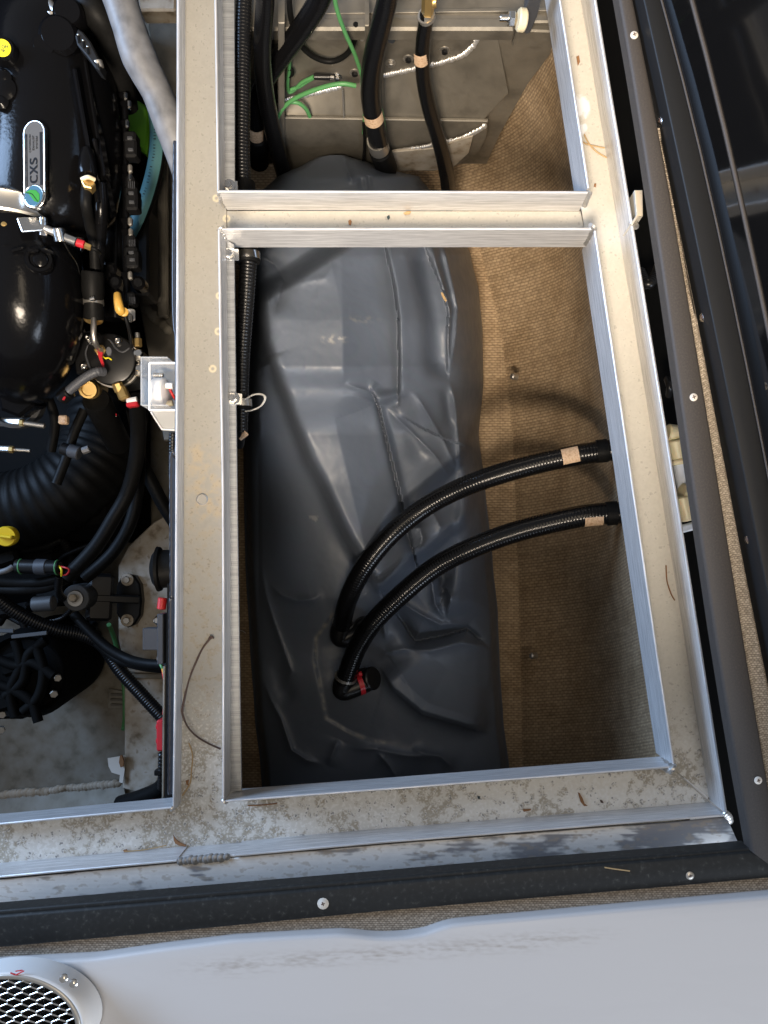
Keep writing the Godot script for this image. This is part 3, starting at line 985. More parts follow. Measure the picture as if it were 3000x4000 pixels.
# ---------------------------------------------------------------- right: trim, woven strip, glossy side
func build_right_side() -> void:
	var H := 0.075
	var bi := dens(PL([2377, -250, 2426, 25, 2473, 301, 2517, 576, 2558, 852, 2599, 1127, 2638, 1402, 2677, 1678, 2716, 1953, 2757, 2228, 2798, 2504, 2842, 2779, 2889, 3055, 2939, 3330], H), 60)
	var bo := dens(PL([2423, -250, 2483, 32, 2539, 315, 2592, 597, 2643, 879, 2691, 1162, 2738, 1444, 2784, 1726, 2829, 2008, 2875, 2291, 2920, 2573, 2967, 2855, 3014, 3138, 3064, 3420], H), 60)
	var t := thing("trim_rail", "dusty dark grey powder-coated rail along the right of the frame, rounded on its inner edge", "trim rail", P(2650, 1800, 0.05), "")
	var mb := MB.new()
	slab(mb, bi, bo, 0.020, 0.004)
	part(t, "rail", mb, M.trim_grey)
	for s in [[2477, 138], [2709, 1552], [2961, 3048]]:
		screw(t, P(s[0], s[1], H), Vector3.UP, 0.0042, M.paper_white)
	# woven strip beside it
	mb = MB.new()
	var wi := PL([2562, 500, 2606, 725, 2647, 949, 2687, 1174, 2724, 1398, 2761, 1623, 2797, 1848, 2833, 2072, 2868, 2297, 2905, 2522, 2942, 2746, 2980, 2971, 3020, 3195, 3062, 3420], H - 0.006)
	var wo := PL([2574, 500, 2624, 725, 2670, 949, 2715, 1174, 2758, 1398, 2800, 1623, 2843, 1848, 2885, 2072, 2929, 2297, 2974, 2522, 3021, 2746, 3072, 2971, 3125, 3195, 3183, 3420], H - 0.006)
	slab(mb, dens(wi, 60), dens(wo, 60), 0.015, 0.004)
	solo("woven_edging", "narrow strip of tan woven vinyl beside the dark right rail, widening towards the foot", "vinyl edging", mb, M.woven_strip)
	# black box rail and the glossy panel leaning out from it
	t = thing("side_panel", "glossy black panel leaning out beyond the right rail and mirroring the frame", "side panel", P(2750, 1600, 0.03))
	var HS := 0.095
	var sl := dens(PL([2460, -250, 2523, 32, 2586, 315, 2647, 597, 2708, 879, 2767, 1162, 2825, 1444, 2882, 1726, 2938, 2008, 2993, 2291, 3047, 2573, 3099, 2855, 3150, 3138, 3201, 3420], HS), 70)
	var sr := dens(PL([2511, -250, 2591, 32, 2666, 315, 2735, 597, 2799, 879, 2860, 1162, 2918, 1444, 2974, 1726, 3028, 2008, 3081, 2291, 3135, 2573, 3188, 2855, 3243, 3138, 3301, 3420], HS), 70)
	mb = MB.new()
	slab(mb, sl, sr, 0.065, 0.002)
	part(t, "box_rail", mb, M.trim_dark)
	mb = MB.new()
	sweep(mb, sr, [Vector2(0, -0.002), Vector2(0.0095, 0.034), Vector2(0.012, 0.036), Vector2(0.03, 0.036), Vector2(0.02, -0.002)])
	part(t, "lower_panel", mb, M.gel_black)
	mb = MB.new()
	sweep(mb, sr, [Vector2(0.0125, 0.038), Vector2(0.0115, 0.042), Vector2(0.14, 0.46), Vector2(0.16, 0.46), Vector2(0.032, 0.038)])
	part(t, "upper_panel", mb, M.gel_black)
	mb = MB.new()
	var cs := []
	for k in 10: cs.append(Vector2(0.0110 + 0.0022 * cos(TAU * k / 10), 0.037 + 0.0022 * sin(TAU * k / 10)))
	sweep(mb, sr, cs, true)
	part(t, "seam_beading", mb, M.trim_grey)
	mb = MB.new()
	cs = []
	for k in 8: cs.append(Vector2(0.0012 * cos(TAU * k / 8), 0.001 + 0.0012 * sin(TAU * k / 8)))
	sweep(mb, sr, cs, true)
	part(t, "edge_beading", mb, M.trim_grey)
	# screws on the box rail's inner side
	for s in [[2610, 470, 0.072], [2757, 1238, 0.072], [2932, 2107, 0.072]]:
		var best := P(s[0], s[1], s[2])
		for k in 70:
			if sl[k].z > best.z:
				best.x = sl[k].x - 0.0004
				break
		screw(t, best, Vector3(-1, 0.5, 0.15), 0.0052, M.steel)
	# black gutter under the gap between frame and rail
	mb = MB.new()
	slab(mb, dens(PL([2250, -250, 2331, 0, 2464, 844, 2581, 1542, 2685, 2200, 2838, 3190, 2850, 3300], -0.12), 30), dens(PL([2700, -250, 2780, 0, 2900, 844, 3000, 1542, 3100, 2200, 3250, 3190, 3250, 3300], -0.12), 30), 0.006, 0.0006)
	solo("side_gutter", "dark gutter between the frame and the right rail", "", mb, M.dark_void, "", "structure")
	# fittings in the gutter
	var f := thing("drain_fitting", "upper cream nylon elbow with a pale pipe, in the gap beside the right rail", "pipe fitting", P(2640, 1760, -0.1))
	mb = MB.new(); rod(mb, P(2605, 1690, -0.05), P(2680, 1700, -0.055), 0.011); part(f, "elbow", mb, M.nylon)
	mb = MB.new(); rod(mb, P(2640, 1715, -0.05), P(2652, 1790, -0.055), 0.0125); part(f, "collar", mb, M.nylon)
	mb = MB.new(); rod(mb, P(2652, 1790, -0.055), P(2655, 1812, -0.056), 0.0145, 8); part(f, "nut", mb, M.nylon)
	mb = MB.new(); rod(mb, P(2655, 1812, -0.058), P(2680, 1945, -0.06), 0.0085); part(f, "pipe", mb, M.pipe_white)
	f = thing("drain_fitting", "lower cream nylon elbow on a white block, in the gap beside the right rail", "pipe fitting", P(2670, 2000, -0.1))
	mb = MB.new(); rod(mb, P(2660, 1925, -0.05), P(2690, 1928, -0.052), 0.0125, 8); part(f, "nut", mb, M.nylon)
	mb = MB.new(); rod(mb, P(2668, 1935, -0.05), P(2688, 2030, -0.055), 0.0125); part(f, "collar", mb, M.nylon)
	mb = MB.new(); box(mb, Transform3D(Basis(Vector3.UP, 0.25), P(2680, 2062, -0.055)), Vector3(0.02, 0.012, 0.010), 0.002); part(f, "block", mb, M.pipe_white)
	mb = MB.new(); tube(mb, P3([2500, 1060, -0.07, 2530, 1110, -0.05, 2560, 1075, -0.06, 2590, 1000, -0.08]), 0.006, 10, Vector2(0.12, 0.004))
	solo("spring_coil", "dark ribbed cable curled in the gap beside the rail's far half", "cable", mb, M.loom_black)
	mb = MB.new(); tube(mb, P3([2605, 1480, -0.06, 2615, 1510, -0.045, 2612, 1545, -0.06]), 0.004, 8)
	solo("cable_loop", "small dark wire loop in the gap above the cream elbows", "cable", mb, M.black_plastic)

# ---------------------------------------------------------------- foot: trim, woven strip, white panel, speaker
func build_foot() -> void:
	var H := 0.072
	var t := thing("trim_rail", "scuffed black rail across the foot of the frame, with pale scratches and corroded screws", "trim rail", P(1500, 3500, 0.05))
	var mb := MB.new()
	slab(mb, dens(PL([-120, 3590, 0, 3578, 700, 3520, 1500, 3452, 2100, 3398, 2600, 3358, 2932, 3328], H), 50), dens(PL([-120, 3715, 0, 3704, 700, 3640, 1500, 3562, 2100, 3510, 2600, 3468, 3080, 3424], H), 50), 0.020, 0.003)
	part(t, "rail", mb, M.trim_black)
	mb = MB.new()
	slab(mb, dens(PL([-120, 3566, 0, 3556, 700, 3497, 1500, 3430, 2100, 3378, 2600, 3340, 2930, 3312], H - 0.004), 50), dens(PL([-120, 3594, 0, 3582, 700, 3524, 1500, 3456, 2100, 3402, 2600, 3362, 2930, 3332], H - 0.004), 50), 0.022, 0.002)
	part(t, "rail_flange", mb, M.trim_black)
	mb = MB.new()
	lathe(mb, P(1262, 3529, H - 0.0005), Vector3.UP, [Vector2(0, 0.0065), Vector2(0.0008, 0.0062), Vector2(0.0012, 0.005), Vector2(0.0012, 0)], 12)
	part(t, "corrosion", mb, M.paper_white)
	screw(t, P(1262, 3529, H + 0.0005), Vector3.UP, 0.0045, M.paper_white)
	screw(t, P(2695, 3420, H), Vector3.UP, 0.0045, M.dull_steel)
	mb = MB.new()
	slab(mb, dens(PL([-120, 3700, 0, 3690, 700, 3625, 1500, 3550, 2100, 3496, 2600, 3455, 3080, 3405], H - 0.006), 40), dens(PL([-120, 3900, 700, 3830, 1500, 3780, 2600, 3640, 3120, 3580], H - 0.012), 40), 0.01, 0.001)
	solo("woven_edging", "band of tan woven vinyl between the black foot rail and the white panel", "vinyl edging", mb, M.woven_strip)
	# white panel: slightly crowned sheet with a shaped edge
	t = thing("white_panel", "smooth white panel with a notched edge and a brown scuff across the bottom", "panel", P(1500, 3900, 0.06))
	var edge := [-150, 3778, 0, 3766, 361, 3748, 640, 3708, 904, 3676, 1150, 3662, 1330, 3653, 1395, 3659, 1450, 3666, 1520, 3667, 1590, 3662, 1663, 3649, 1710, 3631, 1753, 3617, 1830, 3608, 2042, 3590, 2500, 3548, 3000, 3504, 3200, 3486]
	var ed := dens(PL(edge, 0.086), 90)
	mb = MB.new()
	mb.begin()
	var offs := [[0.0035, -0.030], [0.0, -0.006], [0.0003, -0.003], [0.0016, -0.0009], [0.004, 0.0]]
	for k in 34: offs.append([0.012 + 0.012 * k, 0.0008 * (k + 1)])
	for i in 89:
		for k in offs.size() - 1:
			var q := []
			for e in [[i, k], [i + 1, k], [i + 1, k + 1], [i, k + 1]]:
				var p: Vector3 = ed[e[0]]
				q.append(Vector3(p.x, p.y + offs[e[1]][1], p.z + offs[e[1]][0]))
			mb.quad(q[0], q[1], q[2], q[3], Vector2(q[0].x, q[0].z), Vector2(q[1].x, q[1].z), Vector2(q[2].x, q[2].z), Vector2(q[3].x, q[3].z), mb.ng)
	mb.face(Vector3.UP)
	part(t, "sheet", mb, M.gel_white)
	build_speaker()

func build_speaker() -> void:
	var C := P(28, 4018, 0.125)
	var sp := thing("deck_speaker", "white oval speaker with a chrome honeycomb grille at the bottom left corner", "speaker", Vector3(C.x, 0.098, C.z))
	var rx := 0.083
	var rz := 0.056
	var ell := func(kx: float, kz: float, h: float) -> PackedVector2Array:
		var o := PackedVector2Array()
		for i in 72:
			var a := TAU * i / 72
			o.append(Vector2(C.x + cos(a) * kx, C.z + sin(a) * kz))
		return o
	# housing: rings from the panel up to the rim
	var mb := MB.new()
	var rings := [[1.0, 1.0, 0.092], [1.0, 1.0, 0.108], [0.99, 0.997, 0.115], [0.965, 0.99, 0.1215], [0.93, 0.985, 0.1248], [0.90, 0.975, 0.1245], [0.89, 0.965, 0.121], [0.885, 0.96, 0.100]]
	mb.begin()
	for k in rings.size() - 1:
		for i in 72:
			var q := []
			for e in [[k, i], [k, i + 1], [k + 1, i + 1], [k + 1, i]]:
				var a: float = TAU * e[1] / 72
				q.append(Vector3(C.x + cos(a) * rx * rings[e[0]][0], rings[e[0]][2], C.z + sin(a) * rz * rings[e[0]][1]))
			mb.quad(q[0], q[1], q[2], q[3], Vector2(q[0].x, q[0].z), Vector2(q[1].x, q[1].z), Vector2(q[2].x, q[2].z), Vector2(q[3].x, q[3].z), mb.ng)
	mb.face(Vector3.UP)
	part(sp, "housing", mb, M.white_plastic)
	# chrome ring
	mb = MB.new()
	var path := []
	for i in 73:
		var a := TAU * i / 72
		path.append(Vector3(C.x + cos(a) * rx * 0.86, 0.1225, C.z + sin(a) * rz * 0.93))
	tube(mb, path, 0.0032, 10, Vector2.ZERO, 1)
	part(sp, "trim_ring", mb, M.dull_steel)
	# honeycomb grille: stretched hexagons of wire, as one meshwork
	mb = MB.new()
	var cw := 0.0148
	var ch := 0.0054
	for j in range(-9, 10):
		for i in range(-6, 7):
			var cx := C.x + (i + (0.5 if j % 2 else 0.0)) * cw
			var cz := C.z + j * ch
			var inside := func(p: Vector3) -> bool: return pow((p.x - C.x) / (rx * 0.87), 2) + pow((p.z - C.z) / (rz * 0.94), 2) < 1.0
			var dome := func(x: float, z: float) -> Vector3:
				var q := pow((x - C.x) / rx, 2) + pow((z - C.z) / rz, 2)
				return Vector3(x, 0.120 + 0.006 * (1.0 - q), z)
			var v := [dome.call(cx - cw / 2, cz - ch / 6), dome.call(cx, cz - ch / 2 - ch / 6), dome.call(cx + cw / 2, cz - ch / 6), dome.call(cx + cw / 2, cz + ch * 0.30)]
			for e in 3:
				if inside.call(v[e]) and inside.call(v[e + 1]):
					bar(mb, v[e], v[e + 1], 0.0016, 0.0030, 0.0004)
	part(sp, "grille", mb, M.steel).set_meta("kind", "stuff")
	# cone behind the grille
	mb = MB.new()
	lathe(mb, Vector3(C.x, 0.1035, C.z), Vector3.UP, [Vector2(0.0, 0.0), Vector2(0.006, 0.010), Vector2(0.004, 0.016), Vector2(0.001, 0.02), Vector2(0.009, rz * 0.8), Vector2(0.011, rz * 0.86), Vector2(0.009, rz * 0.93)], 48)
	part(sp, "cone", mb, M.black_rubber)
	mb = MB.new()
	prism(mb, ell.call(rx * 0.90, rz * 0.97, 0.0), 0.096, 0.1025, 0.0)
	part(sp, "basket", mb, M.dark_void)
	for s in [[250, 3820], [288, 3840]]:
		mb = MB.new()
		lathe(mb, P(s[0], s[1], 0.1235), Vector3(0.2, 1, -0.1), [Vector2(0, 0.0042), Vector2(0.0015, 0.0042), Vector2(0.003, 0.002), Vector2(0.003, 0)], 16)
		part(sp, "screw", mb, M.steel)
	mb = MB.new()
	bar(mb, P(40, 3800, 0.1252), P(62, 3808, 0.1252), 0.0014, 0.0006, 0.0002)
	bar(mb, P(62, 3808, 0.1254), P(94, 3792, 0.1254), 0.0014, 0.0006, 0.0002)
	bar(mb, P(60, 3794, 0.1253), P(88, 3790, 0.1253), 0.0012, 0.0006, 0.0002)
	part(sp, "red_mark", mb, M.red_plastic)

# ---------------------------------------------------------------- far end of the locker: welded plates
func B3(a: Array, gap: float) -> Array:      # points hanging in front of the bulkhead
	var o := []
	for i in range(0, a.size(), 2): o.append(Z(a[i], a[i + 1], -0.66 + gap))
	return o

func build_bulkhead() -> void:
	var ZW := -0.70
	var t := thing("bulkhead", "welded bare aluminium bulkhead at the far end of the locker, with bolts and weld beads", "bulkhead", Vector3(0, -0.5, ZW))
	var mb := MB.new()
	zpanel(mb, [800, 60, 2230, 40, 2235, 100, 2060, 330, 1955, 520, 1900, 640, 800, 640], ZW, 0.004)
	part(t, "back_plate", mb, M.plate_aluminium)
	# beam along the top: front lip, ledge and the raised plate behind
	mb = MB.new()
	bar(mb, Vector3(-0.27, -0.088, ZW + 0.012), Vector3(0.135, -0.088, ZW + 0.012), 0.016, 0.020, 0.003)
	part(t, "top_beam", mb, M.plate_aluminium)
	mb = MB.new()
	bar(mb, Vector3(-0.262, -0.082, ZW - 0.05), Vector3(0.22, -0.082, ZW - 0.05), 0.12, 0.006, 0.002)
	part(t, "top_flange", mb, M.plate_aluminium)
	mb = MB.new()
	bar(mb, Vector3(0.137, -0.108, ZW + 0.006), Vector3(0.215, -0.112, ZW + 0.006), 0.010, 0.030, 0.002)
	part(t, "top_beam", mb, M.plate_aluminium)
	# sloping bottom plate below the weld, and the dark step under it
	mb = MB.new()
	var up := [Z(1080, 395, ZW), Z(1335, 342, ZW), Z(1494, 297, ZW), Z(1617, 271, ZW), Z(1798, 221, ZW), Z(1870, 145, ZW), Z(1935, 100, ZW)]
	var dn := [Z(1085, 465, ZW + 0.022), Z(1330, 463, ZW + 0.022), Z(1500, 466, ZW + 0.022), Z(1640, 468, ZW + 0.022), Z(1760, 470, ZW + 0.022), Z(1880, 472, ZW + 0.022), Z(1985, 360, ZW + 0.016)]
	slab(mb, dens(up, 24), dens(dn, 24), 0.004, 0.0004)
	part(t, "bottom_plate", mb, M.plate_aluminium)
	mb = MB.new()
	zpanel(mb, [1085, 461, 1906, 474, 1900, 540, 1872, 592, 1800, 640, 1700, 668, 1085, 668], ZW + 0.026, 0.004, 0.0012)
	part(t, "step_plate", mb, M.plate_aluminium)
	mb = MB.new()
	zpanel(mb, [1520, 596, 1690, 580, 1850, 530, 1830, 600, 1760, 665, 1540, 668], ZW + 0.036, 0.004, 0.001)
	part(t, "foot_plate", mb, M.stringer_aluminium)
	# uprights
	for u in [[1086, 1112, 90, 640], [1425, 1442, 100, 466], [1478, 1498, 60, 470]]:
		mb = MB.new()
		zpanel(mb, [u[0], u[2], u[1], u[2], u[1], u[3], u[0], u[3]], ZW + 0.034, 0.034, 0.001)
		part(t, "upright", mb, M.plate_aluminium)
	# welds
	var off := 0.003
	for w in [[[1494, 297, 1617, 271, 1700, 252, 1798, 221, 1845, 185, 1870, 145, 1900, 119], 0.0048], [[1118, 390, 1220, 368, 1335, 340], 0.0044], [[1060, 112, 1115, 108], 0.005], [[1425, 112, 1412, 160], 0.004], [[1530, 598, 1670, 572, 1790, 545, 1850, 520, 1898, 492], 0.0052]]:
		mb = MB.new()
		var q := []
		var zz: float = ZW + off + (0.03 if w[0][1] > 450 else 0.0)
		for i in range(0, w[0].size(), 2): q.append(Z(w[0][i], w[0][i + 1], zz))
		weld(mb, q, w[1] * 0.75, Vector3(0, 0.5, 1).normalized(), 0.0036)
		part(t, "weld_bead", mb, M.weld_metal)
	mb = MB.new()
	rod(mb, Z(1338, 350, ZW + 0.008), Z(1343, 460, ZW + 0.026), 0.0012, 8)
	part(t, "scribed_line", mb, M.dull_steel)
	# bolts
	hexbolt(t, Z(1530, 140, ZW), Vector3(0, 0, 1), 0.0062, M.steel)
	for b in [[1525, 245], [1595, 228], [1737, 196], [1385, 283]]:
		hexbolt(t, Z(b[0], b[1], ZW), Vector3(0, 0, 1), 0.0044, M.dull_steel if b[0] == 1525 else M.black_plastic, true, "bolt", M.dull_steel)
	for b in [[1557, 98], [1505, 110]]:
		hexbolt(t, Z(b[0], b[1], ZW), Vector3(0, 0, 1), 0.004, M.black_plastic, true, "bolt")
	# ground terminal
	hexbolt(t, Z(1315, 300, ZW), Vector3(0, 0, 1), 0.0048, M.steel)
	# drain hole shadow and stain pieces
	mb = MB.new()
	lathe(mb, Z(1806, 552, ZW + 0.028), Vector3(0, 0.2, 1), [Vector2(0, 0), Vector2(0, 0.009), Vector2(0.0012, 0.009), Vector2(0.0016, 0.007), Vector2(0.0012, 0)], 20)
	part(t, "bung", mb, M.black_rubber)
	# battery box behind the beam
	t = thing("battery_box", "black box with a yellow label just behind the bulkhead's top beam", "battery", Vector3(-0.04, -0.079, -0.78))
	mb = MB.new(); box(mb, Transform3D(Basis(), Vector3(-0.028, -0.048, -0.775)), Vector3(0.075, 0.06, 0.10), 0.003); part(t, "case", mb, M.black_plastic)
	mb = MB.new(); box(mb, Transform3D(Basis(), Vector3(-0.022, -0.045, -0.7248)), Vector3(0.009, 0.045, 0.0006), 0.0001); part(t, "label", mb, M.label_yellow)
	# hull fitting at the far right
	t = thing("hull_fitting", "bolt through a white nylon washer at the far right of the locker", "fitting", P(2060, 80, -0.12))
	mb = MB.new()
	zpanel(mb, [2080, -40, 2128, -60, 2100, 60, 2072, 128, 2055, 135, 2046, 120, 2050, 40], -0.668, 0.02, 0.001)
	part(t, "curved_plate", mb, M.grey_plastic)
	mb = MB.new(); rod(mb, Z(1952, 70, -0.66), Z(1990, 72, -0.66), 0.0040); part(t, "bolt", mb, M.steel)
	mb = MB.new(); rod(mb, Z(1985, 72, -0.66), Z(2012, 74, -0.66), 0.0085, 6); part(t, "nut", mb, M.steel)
	mb = MB.new(); rod(mb, Z(2022, 76, -0.655), Z(2054, 80, -0.655), 0.0125, 22); part(t, "washer", mb, M.cream_plastic)

# ---------------------------------------------------------------- ballast bag
var cre := []
func crease(kind: String, pts: Array, amp: float, w: float, w2 := 40.0, wear := 0.0) -> void:
	var v := PackedVector2Array()
	for i in range(0, pts.size(), 2): v.append(Vector2(pts[i], pts[i + 1]))
	var lo := v[0]; var hi := v[0]
	for q in v:
		lo = lo.min(q); hi = hi.max(q)
	var m: float = 3.2 * maxf(w, w2)
	var cum := [0.0]
	for i in v.size() - 1: cum.append(cum[i] + v[i].distance_to(v[i + 1]))
	cre.append({"cum": cum, "k": kind, "v": v, "a": amp * 1.6, "w": w, "w2": w2, "lo": lo - Vector2(m, m), "hi": hi + Vector2(m, m), "wear": wear})

func lookup(t: Array, x: float) -> float:      # piecewise smooth table x, y, x, y ...
	if x <= t[0]: return t[1]
	for i in range(0, t.size() - 2, 2):
		if x <= t[i + 2]:
			var u: float = (x - t[i]) / (t[i + 2] - t[i])
			u = u * u * (3 - 2 * u) * 0.5 + u * 0.5
			return lerpf(t[i + 1], t[i + 3], u)
	return t[t.size() - 1]

func build_bag() -> void:
	# ridges and folds, in plan units on the bag
	crease("step", [930, 1150, 984, 1235, 1039, 1351, 1089, 1488, 1140, 1626, 1205, 1800, 1261, 1900, 1353, 2100, 1430, 2230, 1500, 2330], 0.056, 17, 700)   # long diagonal fold, high to its right
	crease("ridge", [984, 1235, 1039, 1351, 1089, 1488, 1140, 1626, 1205, 1800, 1261, 1900, 1353, 2100], 0.006, 26, 26)
	crease("ramp", [1490, 860, 1502, 960, 1541, 1120, 1556, 1242, 1559, 1423, 1559, 1600], 0.022, 40, 220)
	crease("ramp", [1440, 1500, 1476, 1575, 1507, 1700, 1563, 1935, 1600, 2090, 1640, 2250], 0.020, 50, 180)
	crease("ramp", [1640, 900, 1690, 1040, 1735, 1148, 1750, 1221, 1744, 1315, 1750, 1500], 0.008, 26, 90)
	crease("ramp", [1940, 2560, 1825, 2458, 1720, 2490, 1620, 2509, 1570, 2430, 1517, 2356, 1470, 2280], 0.010, 40, 110)
	crease("ramp", [1925, 2870, 1825, 2845, 1650, 2795, 1538, 2700, 1480, 2600], -0.008, 60, 200)
	crease("valley", [1502, 930, 1541, 1120, 1556, 1242, 1559, 1423, 1559, 1554], 0.003, 20, 20)
	crease("ridge", [1512, 930, 1549, 1120, 1564, 1242, 1567, 1423, 1566, 1540], 0.008, 16, 60)
	crease("ridge", [1330, 930, 1338, 1200, 1342, 1420, 1345, 1540], 0.004, 90, 120)
	crease("ridge", [1345, 1540, 1476, 1575, 1560, 1550, 1617, 1528], 0.005, 14, 40)
	crease("step", [1617, 1528, 1476, 1575, 1507, 1700, 1563, 1935, 1600, 2090], -0.024, 14, 150)
	crease("ridge", [1476, 1575, 1507, 1700, 1563, 1935], 0.007, 16, 60)
	crease("ridge", [1617, 1528, 1690, 1650, 1740, 1734, 1790, 1850], 0.009, 16, 50)
	crease("ridge", [1500, 1590, 1600, 1680, 1704, 1785, 1760, 1870], 0.008, 18, 60)
	crease("valley", [1570, 1600, 1620, 1700, 1650, 1830], 0.006, 40, 40)
	crease("ridge", [1682, 930, 1700, 1020, 1740, 1148, 1755, 1221, 1748, 1315, 1755, 1465], 0.010, 13, 24)
	crease("ridge", [1726, 930, 1769, 1120, 1787, 1199, 1780, 1300, 1757, 1465], 0.011, 13, 24)
	crease("valley", [1704, 930, 1752, 1120, 1770, 1205, 1765, 1310, 1756, 1440], 0.006, 12, 12)
	crease("valley", [1640, 940, 1660, 1100, 1692, 1250, 1700, 1400, 1730, 1500], 0.014, 40, 40)
	crease("ridge", [1755, 1481, 1773, 1554, 1784, 1633, 1795, 1760, 1790, 1850], 0.012, 13, 50)
	crease("valley", [1735, 1500, 1748, 1580, 1760, 1680], 0.008, 18, 18)
	crease("step", [1800, 1640, 1800, 1800, 1790, 1980, 1770, 2200, 1745, 2420], 0.022, 20, 120)
	crease("ridge", [1589, 2075, 1640, 2060, 1650, 2100, 1635, 2150], 0.009, 15, 26)
	crease("ridge", [1600, 1950, 1690, 2000, 1720, 2060, 1700, 2130], 0.009, 22, 40)
	crease("valley", [1560, 2020, 1610, 2120, 1660, 2230], 0.010, 24, 24)
	crease("ridge", [1690, 2330, 1740, 2290, 1760, 2330, 1752, 2400, 1768, 2450], 0.012, 14, 30)
	crease("ridge", [1640, 2200, 1690, 2280, 1700, 2360, 1745, 2440], 0.012, 16, 34)
	crease("valley", [1700, 2210, 1730, 2260, 1725, 2330], 0.012, 24, 24)
	crease("ridge", [1476, 2356, 1500, 2440, 1507, 2510], 0.010, 14, 40)
	crease("valley", [1517, 2356, 1570, 2430, 1620, 2509, 1720, 2490, 1825, 2458, 1907, 2530], 0.016, 26, 40)
	crease("ridge", [1530, 2330, 1640, 2400, 1720, 2440, 1825, 2440, 1912, 2505], 0.010, 18, 40)
	crease("ridge", [1481, 2591, 1538, 2684, 1650, 2776, 1825, 2827, 1912, 2837], 0.009, 20, 60)
	crease("ridge", [1481, 2591, 1510, 2550, 1580, 2535, 1680, 2540, 1800, 2510, 1905, 2530, 1912, 2600, 1905, 2740], 0.011, 20, 70)
	crease("step", [1475, 2595, 1538, 2694, 1650, 2790, 1825, 2845, 1930, 2850], 0.020, 24, 120)
	crease("ridge", [1020, 2202, 1036, 2315, 1066, 2417, 1138, 2622, 1120, 2680], 0.008, 15, 40)
	crease("ridge", [1046, 2274, 1100, 2325, 1159, 2346, 1220, 2340, 1271, 2315], 0.008, 16, 36)
	crease("ridge", [1020, 2520, 1025, 2653, 1060, 2740, 1097, 2807, 1138, 2930, 1200, 2970, 1282, 2991], 0.010, 15, 46)
	crease("ridge", [1282, 2991, 1300, 2940, 1322, 2889], 0.008, 16, 36)
	crease("valley", [1075, 2560, 1100, 2680, 1150, 2760], 0.007, 34, 34)
	crease("step", [1400, 2300, 1300, 2400, 1235, 2490, 1230, 2581, 1251, 2684, 1276, 2807, 1363, 2858, 1435, 2889, 1500, 2900], -0.003, 6, 150, 1.0)
	crease("valley", [1360, 2420, 1400, 2560, 1400, 2700], 0.012, 110, 110)
	crease("ridge", [1465, 2930, 1520, 2990, 1560, 3060], 0.009, 16, 44)
	crease("ridge", [1340, 2920, 1460, 2925, 1580, 2950, 1710, 2960], 0.009, 22, 50)
	crease("ridge", [1600, 2920, 1660, 2945, 1720, 2955, 1780, 3010], 0.010, 20, 40)
	crease("valley", [1010, 1740, 1010, 2500], 0.003, 7, 7)
	crease("ridge", [1010, 1440, 1060, 1420, 1050, 1390], 0.012, 22, 40)
	crease("ridge", [1070, 1240, 1098, 1120, 1110, 1100, 1080, 1040, 1000, 985], -0.012, 40, 40)
	crease("ridge", [1120, 1130, 1200, 1098, 1270, 1085, 1310, 1020], 0.003, 30, 60)
	crease("ridge", [1345, 600, 1352, 650, 1380, 720], 0.007, 16, 30)
	crease("ridge", [1620, 700, 1650, 745, 1690, 780], 0.010, 14, 26)
	crease("valley", [1410, 690, 1420, 760], 0.003, 14, 14)
	crease("valley", [1440, 680, 1446, 750], 0.003, 10, 10)
	crease("ridge", [1345, 1500, 1440, 1530, 1470, 1490], 0.006, 14, 26)
	crease("ridge", [1005, 1560, 1018, 1660, 1015, 1740], 0.006, 12, 24)
	var left := [605, 1290, 615, 1235, 640, 1190, 690, 1080, 760, 1010, 900, 955, 1000, 940, 1100, 945, 1200, 960, 1300, 968, 1340, 962, 1500, 950, 1700, 950, 1900, 952, 2200, 958, 2500, 975, 2800, 995, 3000, 1018, 3160, 1030]
	var right := [605, 1345, 640, 1452, 672, 1560, 690, 1640, 760, 1690, 900, 1790, 1000, 1840, 1150, 1872, 1300, 1885, 1500, 1888, 1700, 1870, 1900, 1895, 2200, 1925, 2400, 1945, 2600, 1952, 2800, 1965, 3010, 1990, 3160, 2000]
	var crown := [600, -0.335, 700, -0.300, 850, -0.272, 1000, -0.258, 1250, -0.258, 1430, -0.268, 1530, -0.295, 1700, -0.345, 1900, -0.375, 2150, -0.40, 2400, -0.43, 2700, -0.455, 2950, -0.47, 3160, -0.50]
	var noise := fnl(81, 0.0028, 1)
	var wrk := fnl(82, 0.016, 3)
	var NU := 176
	var NV := 430
	var verts := PackedVector3Array()
	var cols := PackedColorArray()
	var base := Vector3(0.100, 0.119, 0.154)
